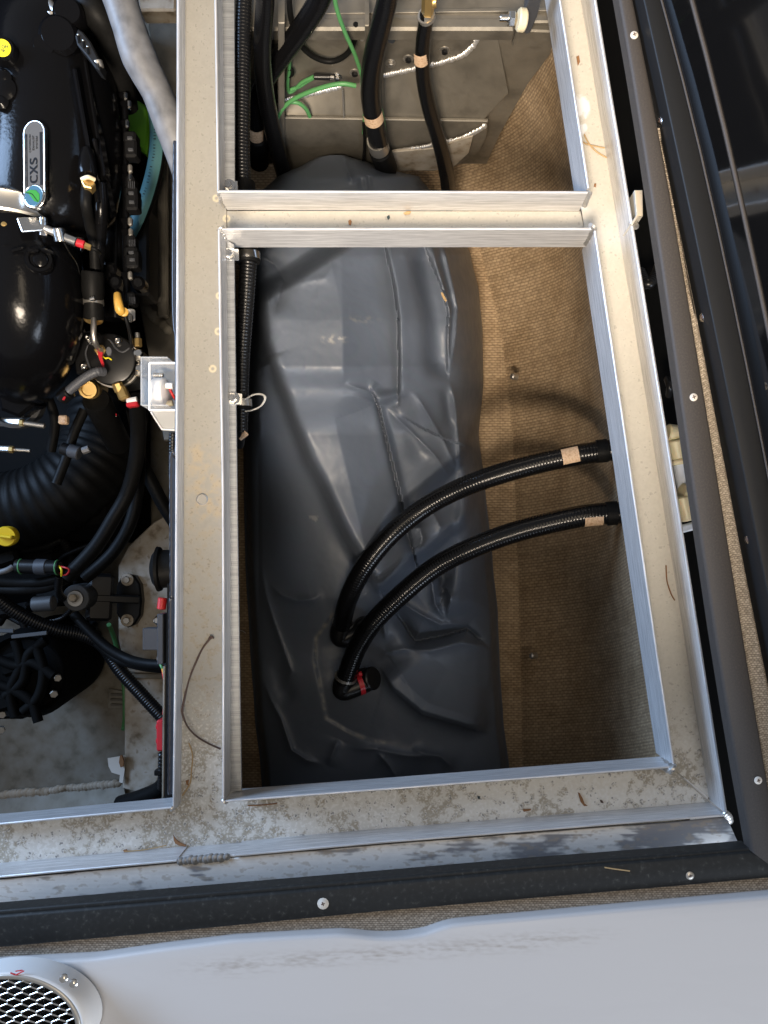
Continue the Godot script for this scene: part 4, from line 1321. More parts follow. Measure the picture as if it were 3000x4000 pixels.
	for j in NV:
		var py := 606.0 + (3150.0 - 606.0) * pow(float(j) / (NV - 1), 1.0)
		var l := lookup(left, py)
		var r := lookup(right, py)
		var cr := lookup(crown, py)
		for i in NU:
			var u := float(i) / (NU - 1)
			var px := lerpf(l, r, u)
			var e := absf(2 * u - 1)
			# full in the middle, rolling over at the rims
			var edge := pow(maxf(0.0, 1.0 - pow(e, 13.0 if u < 0.5 else 3.0)), 0.5)
			var rise := lerpf(maxf(-0.592, D0 - 0.668 * F / (NY - py)) if py < 1500 else -0.592, cr, edge)
			if py > 1600:                    # flatter and slumped on the near half, with a flat hem on the left
				var k := smooth(1600, 2000, py)
				var flat := lerpf(-0.545, cr, pow(maxf(0.0, 1.0 - pow(maxf(0.0, e), 3.2)), 0.9))
				rise = lerpf(rise, lerpf(-0.575, flat, smooth(0.0, 0.035, minf(u, 1 - u))), k)
			var p := Vector2(px, py)
			var add := 0.0
			var wear := 0.0
			for c in cre:
				if px < c.lo.x or px > c.hi.x or py < c.lo.y or py > c.hi.y: continue
				var best := 1e9
				var arc := 0.0
				var sd := 0.0
				var v: PackedVector2Array = c.v
				for s in v.size() - 1:
					var ab: Vector2 = v[s + 1] - v[s]
					var t := clampf((p - v[s]).dot(ab) / ab.length_squared(), 0.0, 1.0)
					var q: Vector2 = p - (v[s] + ab * t)
					var d := q.length()
					if d < best:
						best = d
						arc = c.cum[s] + t * ab.length()
						sd = d * signf(ab.cross(p - v[s]))
				# fade towards both ends
				var whole: float = c.cum[v.size() - 1]
				var k := smooth(0.0, minf(90.0, whole * 0.3), minf(arc, whole - arc))
				if whole < 150.0: k = sqrt(k)
				match c.k:
					"ridge":
						var x: float = best / c.w
						add += c.a * k * (0.62 * exp(-x * 1.2) + 0.38 * exp(-best / c.w2))
					"ramp":        # falls towards the line on its left, springs back on its right
						if sd > 0.0: add -= c.a * k * maxf(0.0, 1.0 - best / c.w2)
						else: add += 0.35 * c.a * k * exp(-best / c.w) - 0.5 * c.a * k * exp(-best / 7.0)
					"valley":
						var x: float = best / c.w
						add -= c.a * k * exp(-x * x)
					"step":       # high on the picture's right of a path running down
						var x: float = -sd / c.w
						add += c.a * k * (tanh(x) * 0.5 + 0.5 if x < 0.0 else tanh(x * 1.0) * 0.5 + 0.5) * exp(-maxf(0.0, best - c.w * 2.0) / c.w2)
				if c.wear > 0.0:
					wear += exp(-best * best / 45.0) * clampf(0.5 + 1.4 * wrk.get_noise_2d(px * 1.4, py * 1.4), 0, 1)
			var inside := smooth(0.0, 0.10, minf(u, 1 - u))
			var h := rise + add * inside * (1.0 if cr > -0.49 else 0.6)
			h += (0.004 * noise.get_noise_2d(px, py) + 0.0004 * wrk.get_noise_2d(px, py)) * inside
			h = maxf(h, -0.594)
			var w := P(px, py, h)
			verts.append(w)
			# scuffs: pale worn lines, dull rubbed patches
			var col := base
			var big := noise.get_noise_2d(px * 0.7 + 900, py * 0.7)
			col *= 1.0 + 0.18 * big
			col = col.lerp(Vector3(0.30, 0.29, 0.26), clampf(wear * 0.9, 0, 0.85))
			var sc := Vector2((px - 1305) / 50.0, (py - 1325) / 16.0).length()
			if sc < 1.6:
				col = col.lerp(Vector3(0.34, 0.33, 0.30), clampf(smooth(1.5, 0.4, sc) * (0.15 + 1.1 * wrk.get_noise_2d(px * 2.2, py * 2.2)), 0, 0.7))
			sc = Vector2((px - 1410) / 65.0, (py - 1248) / 14.0).length()
			if sc < 1.6:
				col = col.lerp(Vector3(0.20, 0.20, 0.19), clampf(smooth(1.5, 0.4, sc) * (0.15 + 0.9 * wrk.get_noise_2d(px * 2.0, py * 2.0)), 0, 0.5))
			sc = Vector2((px - 1228) / 17.0, (py - 2022) / 11.0).length() + 0.8 * wrk.get_noise_2d(px * 3, py * 3)
			col = col.lerp(Vector3(0.30, 0.30, 0.30), 0.6 * smooth(1.1, 0.8, sc))
			cols.append(Color(col.x, col.y, col.z))
	# normals from the grid
	var nor := PackedVector3Array()
	nor.resize(verts.size())
	for j in NV:
		for i in NU:
			var a := verts[j * NU + min(i + 1, NU - 1)] - verts[j * NU + max(i - 1, 0)]
			var b := verts[min(j + 1, NV - 1) * NU + i] - verts[max(j - 1, 0) * NU + i]
			nor[j * NU + i] = b.cross(a).normalized()
	var idx := PackedInt32Array()
	for j in NV - 1:
		for i in NU - 1:
			var a := j * NU + i
			idx.append_array([a, a + 1, a + NU + 1, a, a + NU + 1, a + NU])
	var at := P(1440, 1900, -0.59)
	for i in verts.size(): verts[i] -= at
	var arr := []
	arr.resize(Mesh.ARRAY_MAX)
	arr[Mesh.ARRAY_VERTEX] = verts
	arr[Mesh.ARRAY_NORMAL] = nor
	arr[Mesh.ARRAY_COLOR] = cols
	arr[Mesh.ARRAY_INDEX] = idx
	var am := ArrayMesh.new()
	am.add_surface_from_arrays(Mesh.PRIMITIVE_TRIANGLES, arr)
	am.surface_set_material(0, M.bag_vinyl)
	var t := thing("ballast_bag", "big slumped grey-blue vinyl water bag filling the locker, creased and folded", "ballast bag", at)
	var o := MeshInstance3D.new()
	o.name = "bag_body"
	o.mesh = am
	t.add_child(o, true)
	# fittings in the bag
	var mb := MB.new()
	lathe(mb, P(1425, 2450, -0.430), Vector3(0.15, 1, 0.1), [Vector2(-0.02, 0), Vector2(-0.02, 0.019), Vector2(0.012, 0.019), Vector2(0.014, 0.017), Vector2(0.014, 0)], 26)
	part(t, "filler_fitting", mb, M.black_plastic)
	mb = MB.new()
	lathe(mb, P(1440, 2652, -0.402), Vector3(0.75, 0.55, -0.2), [Vector2(-0.025, 0.020), Vector2(-0.018, 0.020), Vector2(-0.016, 0.018), Vector2(-0.010, 0.018), Vector2(-0.008, 0.0205), Vector2(-0.003, 0.0205), Vector2(-0.001, 0.0185), Vector2(0.004, 0.0185), Vector2(0.006, 0.0205), Vector2(0.010, 0.020), Vector2(0.012, 0.018), Vector2(0.012, 0)], 30)
	part(t, "filler_cap", mb, M.black_plastic)

# ---------------------------------------------------------------- hoses in the locker
func sticker(parent: Node, a: Vector3, b: Vector3, r: float, a0 := 0.15, a1 := 2.9) -> void:
	var mb := MB.new()
	tube(mb, [a, (a + b) / 2, b], r + 0.0006, 16, Vector2.ZERO, 3, a0, a1)
	part(parent, "label_sticker", mb, M.tan_sticker)

func ribs(parent: Node, pts: Array, rad, m: Material, called := "hose") -> void:
	var mb := MB.new()
	tube(mb, pts, rad, 18, Vector2(0.011, 0.0046), 12)
	part(parent, called, mb, m)

func build_locker_hoses() -> void:
	var mb: MB
	# two bag hoses from the hull side
	var t := thing("bag_hose", "black spiral-ribbed hose arching to the bag's far fitting, upper of the two", "hose", P(1345, 2440, -0.45))
	var hp := P3([2480, 1740, -0.225, 2395, 1757, -0.23, 2250, 1778, -0.24, 2080, 1815, -0.25, 1900, 1868, -0.265, 1760, 1925, -0.285, 1640, 1995, -0.30, 1520, 2095, -0.302, 1420, 2220, -0.318, 1360, 2340, -0.352, 1335, 2440, -0.404])
	ribs(t, hp, 0.0157, M.hose_black)
	sticker(t, P(2195, 1790, -0.243), P(2260, 1776, -0.239), 0.0158, 1.15, 2.7)
	mb = MB.new(); tube(mb, P3([2330, 1764, -0.233, 2350, 1762, -0.232, 2372, 1759, -0.231]), 0.0172, 18); part(t, "cuff", mb, M.black_rubber)
	mb = MB.new(); tube(mb, P3([1345, 2420, -0.41, 1328, 2470, -0.414, 1340, 2492, -0.419, 1425, 2462, -0.424]), [0.0172, 0.0172, 0.0168, 0.0165], 18); part(t, "elbow", mb, M.black_plastic)
	mb = MB.new(); tube(mb, P3([1340, 2428, -0.411, 1338, 2436, -0.413]), 0.0185, 18); part(t, "hose_clamp", mb, M.dull_steel)
	t = thing("bag_hose", "black spiral-ribbed hose arching to the capped fitting with a red clip, lower of the two", "hose", P(1345, 2660, -0.45))
	hp = P3([2520, 1992, -0.235, 2430, 2002, -0.24, 2300, 2012, -0.245, 2150, 2042, -0.255, 2000, 2082, -0.268, 1840, 2142, -0.285, 1700, 2215, -0.305, 1570, 2320, -0.32, 1460, 2430, -0.338, 1390, 2540, -0.360, 1345, 2665, -0.382])
	ribs(t, hp, 0.0162, M.hose_black)
	sticker(t, P(2280, 2014, -0.246), P(2352, 2008, -0.243), 0.0163, 0.35, 1.65)
	mb = MB.new(); tube(mb, P3([2368, 2007, -0.243, 2390, 2005, -0.242, 2410, 2004, -0.241]), 0.0178, 18); part(t, "cuff", mb, M.black_rubber)
	mb = MB.new(); tube(mb, P3([1358, 2630, -0.381, 1338, 2680, -0.388, 1350, 2698, -0.392, 1440, 2664, -0.398]), [0.0176, 0.0172, 0.0168, 0.0155], 18); part(t, "elbow", mb, M.black_plastic)
	mb = MB.new(); tube(mb, P3([1352, 2640, -0.380, 1349, 2650, -0.382]), 0.0188, 18); part(t, "hose_clamp", mb, M.dull_steel)
	mb = MB.new(); tube(mb, P3([1398, 2676, -0.394, 1416, 2670, -0.396]), 0.0185, 22); part(t, "locking_clip", mb, M.red_plastic)
	mb = MB.new(); rod(mb, P(1402, 2634, -0.376), P(1414, 2630, -0.376), 0.004); part(t, "clip_tab", mb, M.red_plastic)
	# split loom along the left rail, through both hatches
	t = thing("cable_loom", "thick black corrugated loom running down the left rail under the crossbeam", "cable loom", P(950, 900, -0.12))
	var lp := P3([960, -120, -0.055, 952, 60, -0.06, 948, 300, -0.065, 946, 560, -0.072, 950, 740, -0.078, 962, 870, -0.082, 972, 960, -0.084, 966, 1100, -0.09, 956, 1260, -0.10, 948, 1400, -0.11, 944, 1560, -0.118, 944, 1690, -0.125])
	mb = MB.new()
	tube(mb, lp, [0.0092, 0.0092, 0.0094, 0.0096, 0.0096, 0.0102, 0.0106, 0.0104, 0.0098, 0.0092, 0.009, 0.0078], 18, Vector2(0.055, 0.0042), 10)
	part(t, "sleeve", mb, M.loom_black)
	mb = MB.new(); tube(mb, P3([946, 1670, -0.123, 942, 1700, -0.13, 935, 1740, -0.15]), 0.006, 10); part(t, "wires", mb, M.black_plastic)
	mb = MB.new(); tube(mb, P3([935, 1712, -0.128, 958, 1694, -0.12, 962, 1690, -0.118]), 0.004, 8, Vector2.ZERO, 4, 0.0, TAU, 0.25); part(t, "masking_tape", mb, M.tan_sticker)
	# clamps
	for c in [[897, 992, 968, 1002, "rubber-lined steel clamp holding the loom just below the crossbeam", 0], [910, 1556, 944, 1575, "steel clamp with a clear tie on the loom halfway down the left rail", 1], [893, 726, 950, 738, "rubber-lined clamp at the far hatch's lower left corner", 2]]:
		t = thing("hose_clamp", c[4], "hose clamp", P(c[0], c[1], -0.031), "clamps along the left rail")
		hexbolt(t, P(c[0], c[1], -0.031), Vector3.UP, 0.0048, M.steel)
		var up := P(c[2], c[3], -0.083 - (0.034 if c[5] == 1 else 0.0) + (0.006 if c[5] == 2 else 0.0))
		var r := 0.0118 if c[5] != 1 else 0.0100
		mb = MB.new()
		bar(mb, P(c[0] - 14, c[1], -0.0295), P(c[0] + 36, c[1] + 4, -0.033), 0.014, 0.0016, 0.0004)
		part(t, "strap_foot", mb, M.steel)
		var ax := Vector3(0.05, -0.08, 1).normalized()
		mb = MB.new(); lathe(mb, up - ax * 0.008, ax, [Vector2(0, r * 0.9), Vector2(0, r * 1.26), Vector2(0.002, r * 1.3), Vector2(0.014, r * 1.3), Vector2(0.016, r * 1.26), Vector2(0.016, r * 0.9)], 26)
		part(t, "rubber_lining", mb, M.black_rubber)
		if c[5] != 2:
			mb = MB.new(); lathe(mb, up - ax * 0.0045, ax, [Vector2(0, r * 1.2), Vector2(0, r * 1.36), Vector2(0.009, r * 1.36), Vector2(0.009, r * 1.2)], 26)
			part(t, "strap", mb, M.steel if c[5] == 0 else M.dull_steel)
	mb = MB.new()
	tube(mb, P3([958, 1560, -0.10, 990, 1542, -0.085, 1022, 1540, -0.08, 1036, 1556, -0.08, 1020, 1585, -0.088, 985, 1602, -0.10, 960, 1606, -0.11]), 0.0011, 8, Vector2.ZERO, 6, 0.0, TAU, 1.8)
	solo("zip_tie", "clear zip tie looped round the loom at the lower clamp", "zip tie", mb, M.zip_tie)
	# hoses at the far end
	t = thing("locker_hose", "black hose dropping straight past the loom to the bag's far corner", "hose", Z(1060, 400, -0.660))
	ribs(t, B3([1036, -150, 1036, 0, 1026, 160, 1030, 300, 1052, 450, 1085, 590, 1120, 720], 0.012), [0.0107, 0.0108, 0.0112, 0.0117, 0.0122, 0.0126, 0.013], M.hose_black)
	t = thing("locker_hose", "black hose crossing diagonally behind the loom to a labelled end at the far left", "hose", Z(1010, 500, -0.660))
	ribs(t, B3([1290, -130, 1252, -10, 1190, 95, 1110, 205, 1050, 290, 1010, 370, 1000, 460, 1000, 560], -0.012), 0.0128, M.hose_black)
	sticker(t, Z(1000, 482, -0.672), Z(1000, 526, -0.672), 0.0132, 0.1, 3.0)
	mb = MB.new(); rod(mb, Z(1002, 528, -0.672), Z(1012, 636, -0.672), 0.0165); part(t, "end_coupling", mb, M.black_rubber)
	t = thing("locker_hose", "black hose in front of the bulkhead's upright, clamped at its lower end", "hose", Z(1480, 560, -0.660))
	ribs(t, B3([1530, -130, 1512, 0, 1480, 130, 1452, 260, 1447, 370, 1462, 470, 1480, 560, 1500, 640], 0.018), [0.0118, 0.0119, 0.0124, 0.0130, 0.0136, 0.0142, 0.0148, 0.015], M.hose_black)
	sticker(t, Z(1452, 428, -0.642), Z(1460, 462, -0.642), 0.0142, 0.3, 2.7)
	mb = MB.new(); tube(mb, B3([1473, 548, 1478, 564, 1482, 580], 0.018), 0.0160, 20); part(t, "hose_clamp", mb, M.dull_steel)
	mb = MB.new(); rod(mb, Z(1440, 560, -0.642), Z(1452, 560, -0.642), 0.006, 12); part(t, "clamp_screw", mb, M.steel)
	mb = MB.new(); rod(mb, Z(1484, 585, -0.642), Z(1512, 664, -0.642), 0.0175, 18); part(t, "thru_hull_stem", mb, M.black_rubber)
	t = thing("locker_hose", "slim black hose hanging from a brass fitting at the far right of the bulkhead", "hose", Z(1700, 500, -0.660))
	ribs(t, B3([1668, 60, 1655, 140, 1650, 230, 1656, 320, 1676, 420, 1706, 520, 1730, 610, 1748, 700, 1756, 800], 0.012), [0.0088, 0.0090, 0.0095, 0.0100, 0.0106, 0.0112, 0.0118, 0.0126, 0.0128], M.hose_black)
	sticker(t, Z(1643, 188, -0.648), Z(1645, 232, -0.648), 0.0101, 0.5, 3.0)
	mb = MB.new(); rod(mb, Z(1676, -60, -0.648), Z(1670, 50, -0.648), 0.0075, 6); part(t, "brass_fitting", mb, M.brass)
	mb = MB.new(); rod(mb, Z(1670, 10, -0.648), Z(1705, 8, -0.648), 0.006, 12); part(t, "brass_outlet", mb, M.brass)
	mb = MB.new(); tube(mb, B3([1664, 58, 1668, 70], 0.012), 0.0104, 16); part(t, "hose_clamp", mb, M.dull_steel)
	# cables and green ground wires
	mb = MB.new(); tube(mb, B3([1128, -60, 1135, 60, 1165, 160, 1220, 218, 1290, 240, 1350, 215, 1383, 160, 1390, 95], -0.026), 0.0036, 10)
	solo("black_cable", "thin black cable hanging in a loop across the bulkhead", "cable", mb, M.black_rubber)
	mb = MB.new(); tube(mb, B3([1302, -80, 1312, 20, 1345, 120, 1385, 210, 1412, 290, 1425, 340, 1424, 460, 1420, 520], -0.004), 0.0028, 8)
	solo("ground_wire", "long green wire coming over the beam and down the bulkhead's upright", "wire", mb, M.green_wire, "")
	mb = MB.new(); tube(mb, B3([1132, 210, 1130, 270, 1124, 320, 1128, 358, 1148, 352, 1180, 322, 1225, 300], -0.030), 0.0026, 8)
	t = thing("ground_wire", "green ground wire with a black crimped ring bolted to the bulkhead", "wire", Z(1180, 330, -0.69))
	part(t, "wire", mb, M.green_wire)
	mb = MB.new(); tube(mb, B3([1136, 350, 1170, 338, 1200, 318, 1228, 302], -0.030), 0.0026, 8); part(t, "wire", mb, M.green_wire)
	mb = MB.new(); rod(mb, Z(1226, 299, -0.688), Z(1290, 302, -0.688), 0.0042, 12); part(t, "crimp_sleeve", mb, M.black_plastic)
	mb = MB.new(); rod(mb, Z(1288, 302, -0.688), Z(1306, 302, -0.688), 0.0025, 8); part(t, "ring_terminal", mb, M.steel)
	mb = MB.new(); tube(mb, B3([1126, 268, 1140, 272, 1142, 290, 1128, 298], -0.030), 0.0026, 8); part(t, "grommet", mb, M.black_rubber)
	mb = MB.new(); tube(mb, B3([1390, 335, 1340, 327, 1280, 336, 1200, 362, 1140, 392, 1100, 430, 1078, 475], -0.008), 0.0032, 8)
	solo("ground_wire", "green wire arching along the weld towards the loom", "wire", mb, M.green_wire)
	mb = MB.new(); tube(mb, B3([1130, 398, 1165, 402, 1195, 425, 1210, 455], -0.014), 0.003, 8)
	solo("ground_wire", "short green wire curving down to the bulkhead's step", "wire", mb, M.green_wire)
	mb = MB.new(); tube(mb, B3([1484, 430, 1494, 480, 1500, 535], 0.004), 0.0045, 8)
	solo("ground_wire", "dark green tube close behind the clamped hose", "wire", mb, M.green_wire)
	mb = MB.new(); tube(mb, B3([1420, 480, 1424, 560, 1418, 640], 0.0), 0.0022, 8)
	solo("black_cable", "thin black cable dropping beside the clamped hose", "cable", mb, M.black_rubber)

# ---------------------------------------------------------------- engine
func text(parent: Node, s: String, at: Vector3, height: float, dir: Vector3, up: Vector3, m: Material, font := "Droid Sans", bold := false, stretch := 1.0) -> void:
	var tm := TextMesh.new()
	var f := SystemFont.new()
	f.font_names = PackedStringArray([font])
	if bold: f.font_weight = 700
	tm.font = f
	tm.text = s
	tm.font_size = 32
	tm.pixel_size = height / 23.0
	tm.depth = 0.0004
	tm.curve_step = 1.0
	tm.material = m
	var o := MeshInstance3D.new()
	o.name = numbered("lettering", parent)
	o.mesh = tm
	var x := dir.normalized()
	var y := (up - x * up.dot(x)).normalized()
	o.transform = Transform3D(Basis(x * stretch, y, x.cross(y)), at - origin_of(parent))
	parent.add_child(o, true)

func build_engine() -> void:
	var e := thing("engine", "glossy black inboard engine with a silver badge on its exhaust manifold", "engine", P(150, 1200, -0.72))
	var mb: MB
	# main castings
	mb = MB.new()
	tube(mb, P3([60, -150, -0.30, 130, 60, -0.27, 195, 190, -0.225, 212, 330, -0.215, 218, 520, -0.212, 212, 690, -0.212, 200, 790, -0.214, 192, 834, -0.220]), [0.050, 0.062, 0.080, 0.086, 0.090, 0.091, 0.088, 0.070], 40, Vector2.ZERO, 8)
	part(e, "exhaust_manifold", mb, M.engine_paint)
	mb = MB.new()
	tube(mb, P3([440, 200, -0.31, 445, 500, -0.30, 450, 900, -0.30, 450, 1250, -0.31]), [0.02, 0.022, 0.022, 0.02], 20, Vector2.ZERO, 4)
	part(e, "cylinder_head", mb, M.engine_paint)
	mb = MB.new()
	box(mb, Transform3D(Basis(), P(200, 700, -0.48)), Vector3(0.26, 0.30, 0.62), 0.02)
	part(e, "engine_block", mb, M.dark_void)
	mb = MB.new(); box(mb, Transform3D(Basis(), P(120, 1760, -0.62)), Vector3(0.42, 0.16, 0.36), 0.03); part(e, "lower_block", mb, M.dark_void)
	for q in [[330, 180, 415, 700, -0.166, -0.163], [375, 540, 440, 850, -0.150, -0.20], [300, 280, 392, 800, -0.144, -0.158]]:
		mb = MB.new()
		bar(mb, P(q[0], q[1], q[4]), P(q[2], q[3], q[5]), 0.006, 0.022, 0.002)
		part(e, "casting_rib", mb, M.engine_paint)
	# head of the manifold: bosses, ribbed plate, hoses
	for q in [[225, 130, 0.026], [262, 40, 0.020], [170, 175, 0.016]]:
		mb = MB.new()
		var R1: float = q[2]
		lathe(mb, P(q[0], q[1], -0.130), Vector3(0.2, 1, 0.2), [Vector2(-0.06, R1 * 1.1), Vector2(-0.006, R1), Vector2(0, R1 * 0.8), Vector2(0, 0)], 22)
		part(e, "casting_boss", mb, M.engine_paint)
	mb = MB.new(); tube(mb, P3([190, 5, -0.16, 215, 40, -0.15, 250, 46, -0.15, 285, 20, -0.16]), 0.006, 12); part(e, "bright_band", mb, M.dull_steel)
	mb = MB.new(); rod(mb, P(205, 50, -0.15), P(210, 112, -0.155), 0.008); part(e, "lifting_eye", mb, M.dull_steel)
	mb = MB.new()
	prism(mb, XZ(PL([292, 138, 303, 110, 322, 122, 352, 160, 374, 206, 391, 240, 388, 272, 372, 264, 338, 216, 300, 172], -0.128)), -0.150, -0.128, 0.002)
	var ra := part(e, "cover_plate", mb, M.trim_dark)
	for q in [[307, 150], [327, 172], [344, 196]]:
		mb = MB.new()
		bar(mb, P(q[0] - 1, q[1] - 12, -0.1276), P(q[0] + 2, q[1] + 16, -0.1276), 0.0030, 0.0012, 0.0003)
		part(ra, "slot", mb, M.dark_void)
		mb = MB.new()
		rod(mb, P(q[0] - 2, q[1] - 15, -0.127), P(q[0] - 1, q[1] - 11, -0.127), 0.0016, 8)
		part(ra, "rivet", mb, M.dull_steel)
	mb = MB.new(); rod(mb, P(382, 236, -0.132), P(390, 266, -0.135), 0.006, 12); part(ra, "pin", mb, M.dull_steel)
	mb = MB.new(); tube(mb, P3([310, -60, -0.16, 370, 40, -0.16, 425, 120, -0.18, 455, 220, -0.21, 470, 330, -0.25, 485, 420, -0.28]), 0.021, 16); part(e, "intake_hose", mb, M.black_rubber)
	for q in [[8, 300, 0.006], [14, 345, 0.008], [4, 396, 0.005]]:
		mb = MB.new(); lathe(mb, P(q[0], q[1], -0.120), Vector3(0.1, 1, 0), [Vector2(-0.08, q[2] * 2.0), Vector2(0.0, q[2] * 2.0), Vector2(0.004, q[2]), Vector2(0.004, 0)], 18)
		part(e, "hose_end", mb, M.engine_paint)
	mb = MB.new(); box(mb, Transform3D(Basis(), P(60, 250, -0.30)), Vector3(0.10, 0.10, 0.16), 0.012); part(e, "intake_box", mb, M.engine_paint)
	# round yellow sticker
	mb = MB.new(); lathe(mb, P(8, 187, -0.112), Vector3(0.12, 1, 0.1), [Vector2(-0.08, 0.020), Vector2(-0.004, 0.0165), Vector2(0, 0.0145), Vector2(0, 0)], 28)
	var cap := part(e, "filler_boss", mb, M.engine_paint)
	mb = MB.new(); lathe(mb, P(8, 187, -0.1118), Vector3(0.12, 1, 0.1), [Vector2(0, 0.0112), Vector2(0.0005, 0.0108), Vector2(0.0005, 0)], 28)
	part(cap, "warning_sticker", mb, M.label_yellow)
	text(cap, "HO", P(18, 182, -0.1098), 0.0042, Vector3(-1, 0.12, 0.15), Vector3(0.12, 0, 1), M.print_ink)
	text(cap, "4L", P(10, 198, -0.1098), 0.0042, Vector3(-1, 0.12, 0.15), Vector3(0.12, 0, 1), M.print_ink)
	build_badge(e)
	# sensor with cream ring
	mb = MB.new(); rod(mb, P(345, 712, -0.128), P(348, 742, -0.142), 0.0088, 6); var se := part(e, "brass_sensor", mb, M.brass)
	mb = MB.new(); tube(mb, P3([320, 700, -0.128, 345, 692, -0.124, 370, 702, -0.130]), 0.0028, 10); part(se, "sealing_ring", mb, M.cream_plastic)
	mb = MB.new(); lathe(mb, P(342, 664, -0.135), Vector3(0.1, 0.2, 1), [Vector2(-0.03, 0), Vector2(-0.03, 0.008), Vector2(-0.018, 0.011), Vector2(0.004, 0.0125), Vector2(0.01, 0.011), Vector2(0.01, 0)], 18); part(se, "sensor_boss", mb, M.engine_paint)
	mb = MB.new(); tube(mb, P3([338, 740, -0.138, 336, 800, -0.140, 352, 880, -0.17, 368, 960, -0.19, 372, 1050, -0.20]), 0.0075, 12); part(e, "sensor_hose", mb, M.black_rubber)
	mb = MB.new(); tube(mb, P3([392, 720, -0.160, 396, 820, -0.165, 390, 940, -0.19, 376, 1060, -0.21]), 0.009, 12); part(e, "water_hose", mb, M.engine_paint)
	# fuel rail and injector plugs
	mb = MB.new(); rod(mb, P(488, 350, -0.245), P(494, 1180, -0.245), 0.0050, 12); part(e, "fuel_rail", mb, M.engine_paint)
	var plugs := [[505, 405, 0], [505, 545, 1], [508, 590, 2], [508, 655, 0], [508, 690, 0], [510, 718, 3], [510, 760, 1], [512, 795, 2], [508, 862, 0], [510, 905, 0], [512, 945, 3], [510, 992, 1], [514, 1020, 2], [508, 1072, 0], [512, 1170, 3], [508, 1238, 0], [490, 372, 0], [496, 480, 0]]
	for q in plugs:
		mb = MB.new()
		match q[2]:
			0:
				rod(mb, P(q[0] - 30, q[1], -0.24), P(q[0] + 6, q[1], -0.235), 0.0045, 6)
				var o := part(e, "rail_bolt", mb, M.engine_paint)
				mb = MB.new(); box(mb, Transform3D(Basis(), P(q[0], q[1] + 4, -0.232)), Vector3(0.0062, 0.006, 0.012), 0.0018); part(o, "bolt_head", mb, M.dull_steel if int(q[1]) % 3 != 0 else M.steel)
			1, 2:
				box(mb, Transform3D(Basis(), P(q[0] + 8, q[1], -0.24)), Vector3(0.019, 0.02, 0.017 if q[2] == 1 else 0.026), 0.003)
				var o := part(e, "injector_plug", mb, M.black_plastic)
				mb = MB.new(); box(mb, Transform3D(Basis(), P(q[0] + 2, q[1] - 6, -0.2285)), Vector3(0.008, 0.003, 0.005), 0.001); part(o, "clip", mb, M.grey_plastic)
			3:
				box(mb, Transform3D(Basis(), P(q[0] + 4, q[1], -0.24)), Vector3(0.013, 0.02, 0.018), 0.003)
				var o := part(e, "injector_plug", mb, M.black_plastic)
				for k in 4:
					mb = MB.new(); box(mb, Transform3D(Basis(), P(q[0] - 6 + k * 7, q[1] + 4, -0.229)), Vector3(0.0012, 0.002, 0.010), 0.0003); part(o, "rib", mb, M.grey_plastic)
	mb = MB.new(); rod(mb, P(512, 1210, -0.25), P(512, 1250, -0.25), 0.006); part(e, "rail_end", mb, M.white_plastic)
	# band clamp with its T-bolt
	mb = MB.new()
	var c := P(52, 888, -0.212)
	lathe(mb, c - Vector3(0, 0, 0.015), Vector3(0, 0, 1), [Vector2(0, 0.0905), Vector2(0, 0.0935), Vector2(0.003, 0.0955), Vector2(0.005, 0.0945), Vector2(0.025, 0.0945), Vector2(0.027, 0.0955), Vector2(0.030, 0.0935), Vector2(0.030, 0.0905)], 60)
	var cl := part(e, "band_clamp", mb, M.dull_steel)
	for q in [[10, 872], [38, 874], [12, 902], [40, 904]]:
		mb = MB.new(); var dx: float = P(q[0], q[1], -0.12).x - c.x
		lathe(mb, Vector3(c.x + dx, c.y + sqrt(0.0945 * 0.0945 - dx * dx) - 0.0002, P(q[0], q[1], -0.12).z), Vector3(dx, 0.09, 0), [Vector2(0, 0.0038), Vector2(0.0006, 0.0036), Vector2(0.001, 0.002), Vector2(0.001, 0)], 14); part(cl, "rivet", mb, M.brass)
	mb = MB.new(); bar(mb, P(75, 880, -0.1175), P(182, 872, -0.135), 0.020, 0.003, 0.001); part(cl, "band_strap", mb, M.steel)
	mb = MB.new(); rod(mb, P(170, 852, -0.135), P(170, 925, -0.135), 0.0055); part(cl, "trunnion", mb, M.steel)
	mb = MB.new(); tube(mb, P3([175, 892, -0.132, 205, 905, -0.134, 240, 922, -0.138]), 0.0048, 12, Vector2(0.10, 0.0014)); part(cl, "tee_bolt", mb, M.dull_steel)
	mb = MB.new(); rod(mb, P(228, 890, -0.133), P(238, 945, -0.14), 0.0085); part(cl, "trunnion", mb, M.steel)
	mb = MB.new(); rod(mb, P(246, 925, -0.139), P(300, 948, -0.143), 0.0068, 12); part(cl, "sleeve_nut", mb, M.steel)
	mb = MB.new(); rod(mb, P(300, 946, -0.143), P(330, 957, -0.145), 0.0056); part(cl, "red_tape", mb, M.red_plastic)
	mb = MB.new(); rod(mb, P(330, 957, -0.145), P(356, 968, -0.148), 0.0045, 6); part(cl, "brass_tip", mb, M.brass)
	mb = MB.new(); tube(mb, P3([355, 968, -0.148, 375, 976, -0.15, 392, 990, -0.16]), 0.0028, 10); part(cl, "lead", mb, M.black_rubber)
	mb = MB.new(); tube(mb, P3([250, 948, -0.145, 270, 985, -0.16, 300, 1030, -0.18, 312, 1075, -0.2]), 0.001, 6); part(cl, "lock_wire", mb, M.steel)
	# elbow
	mb = MB.new()
	tube(mb, P3([64, 925, -0.215, 72, 970, -0.205, 95, 1080, -0.20, 110, 1200, -0.205, 110, 1310, -0.225, 100, 1400, -0.27, 90, 1450, -0.33]), [0.080, 0.083, 0.081, 0.076, 0.070, 0.063, 0.058], 44, Vector2.ZERO, 8)
	var el := part(e, "exhaust_elbow", mb, M.engine_paint)
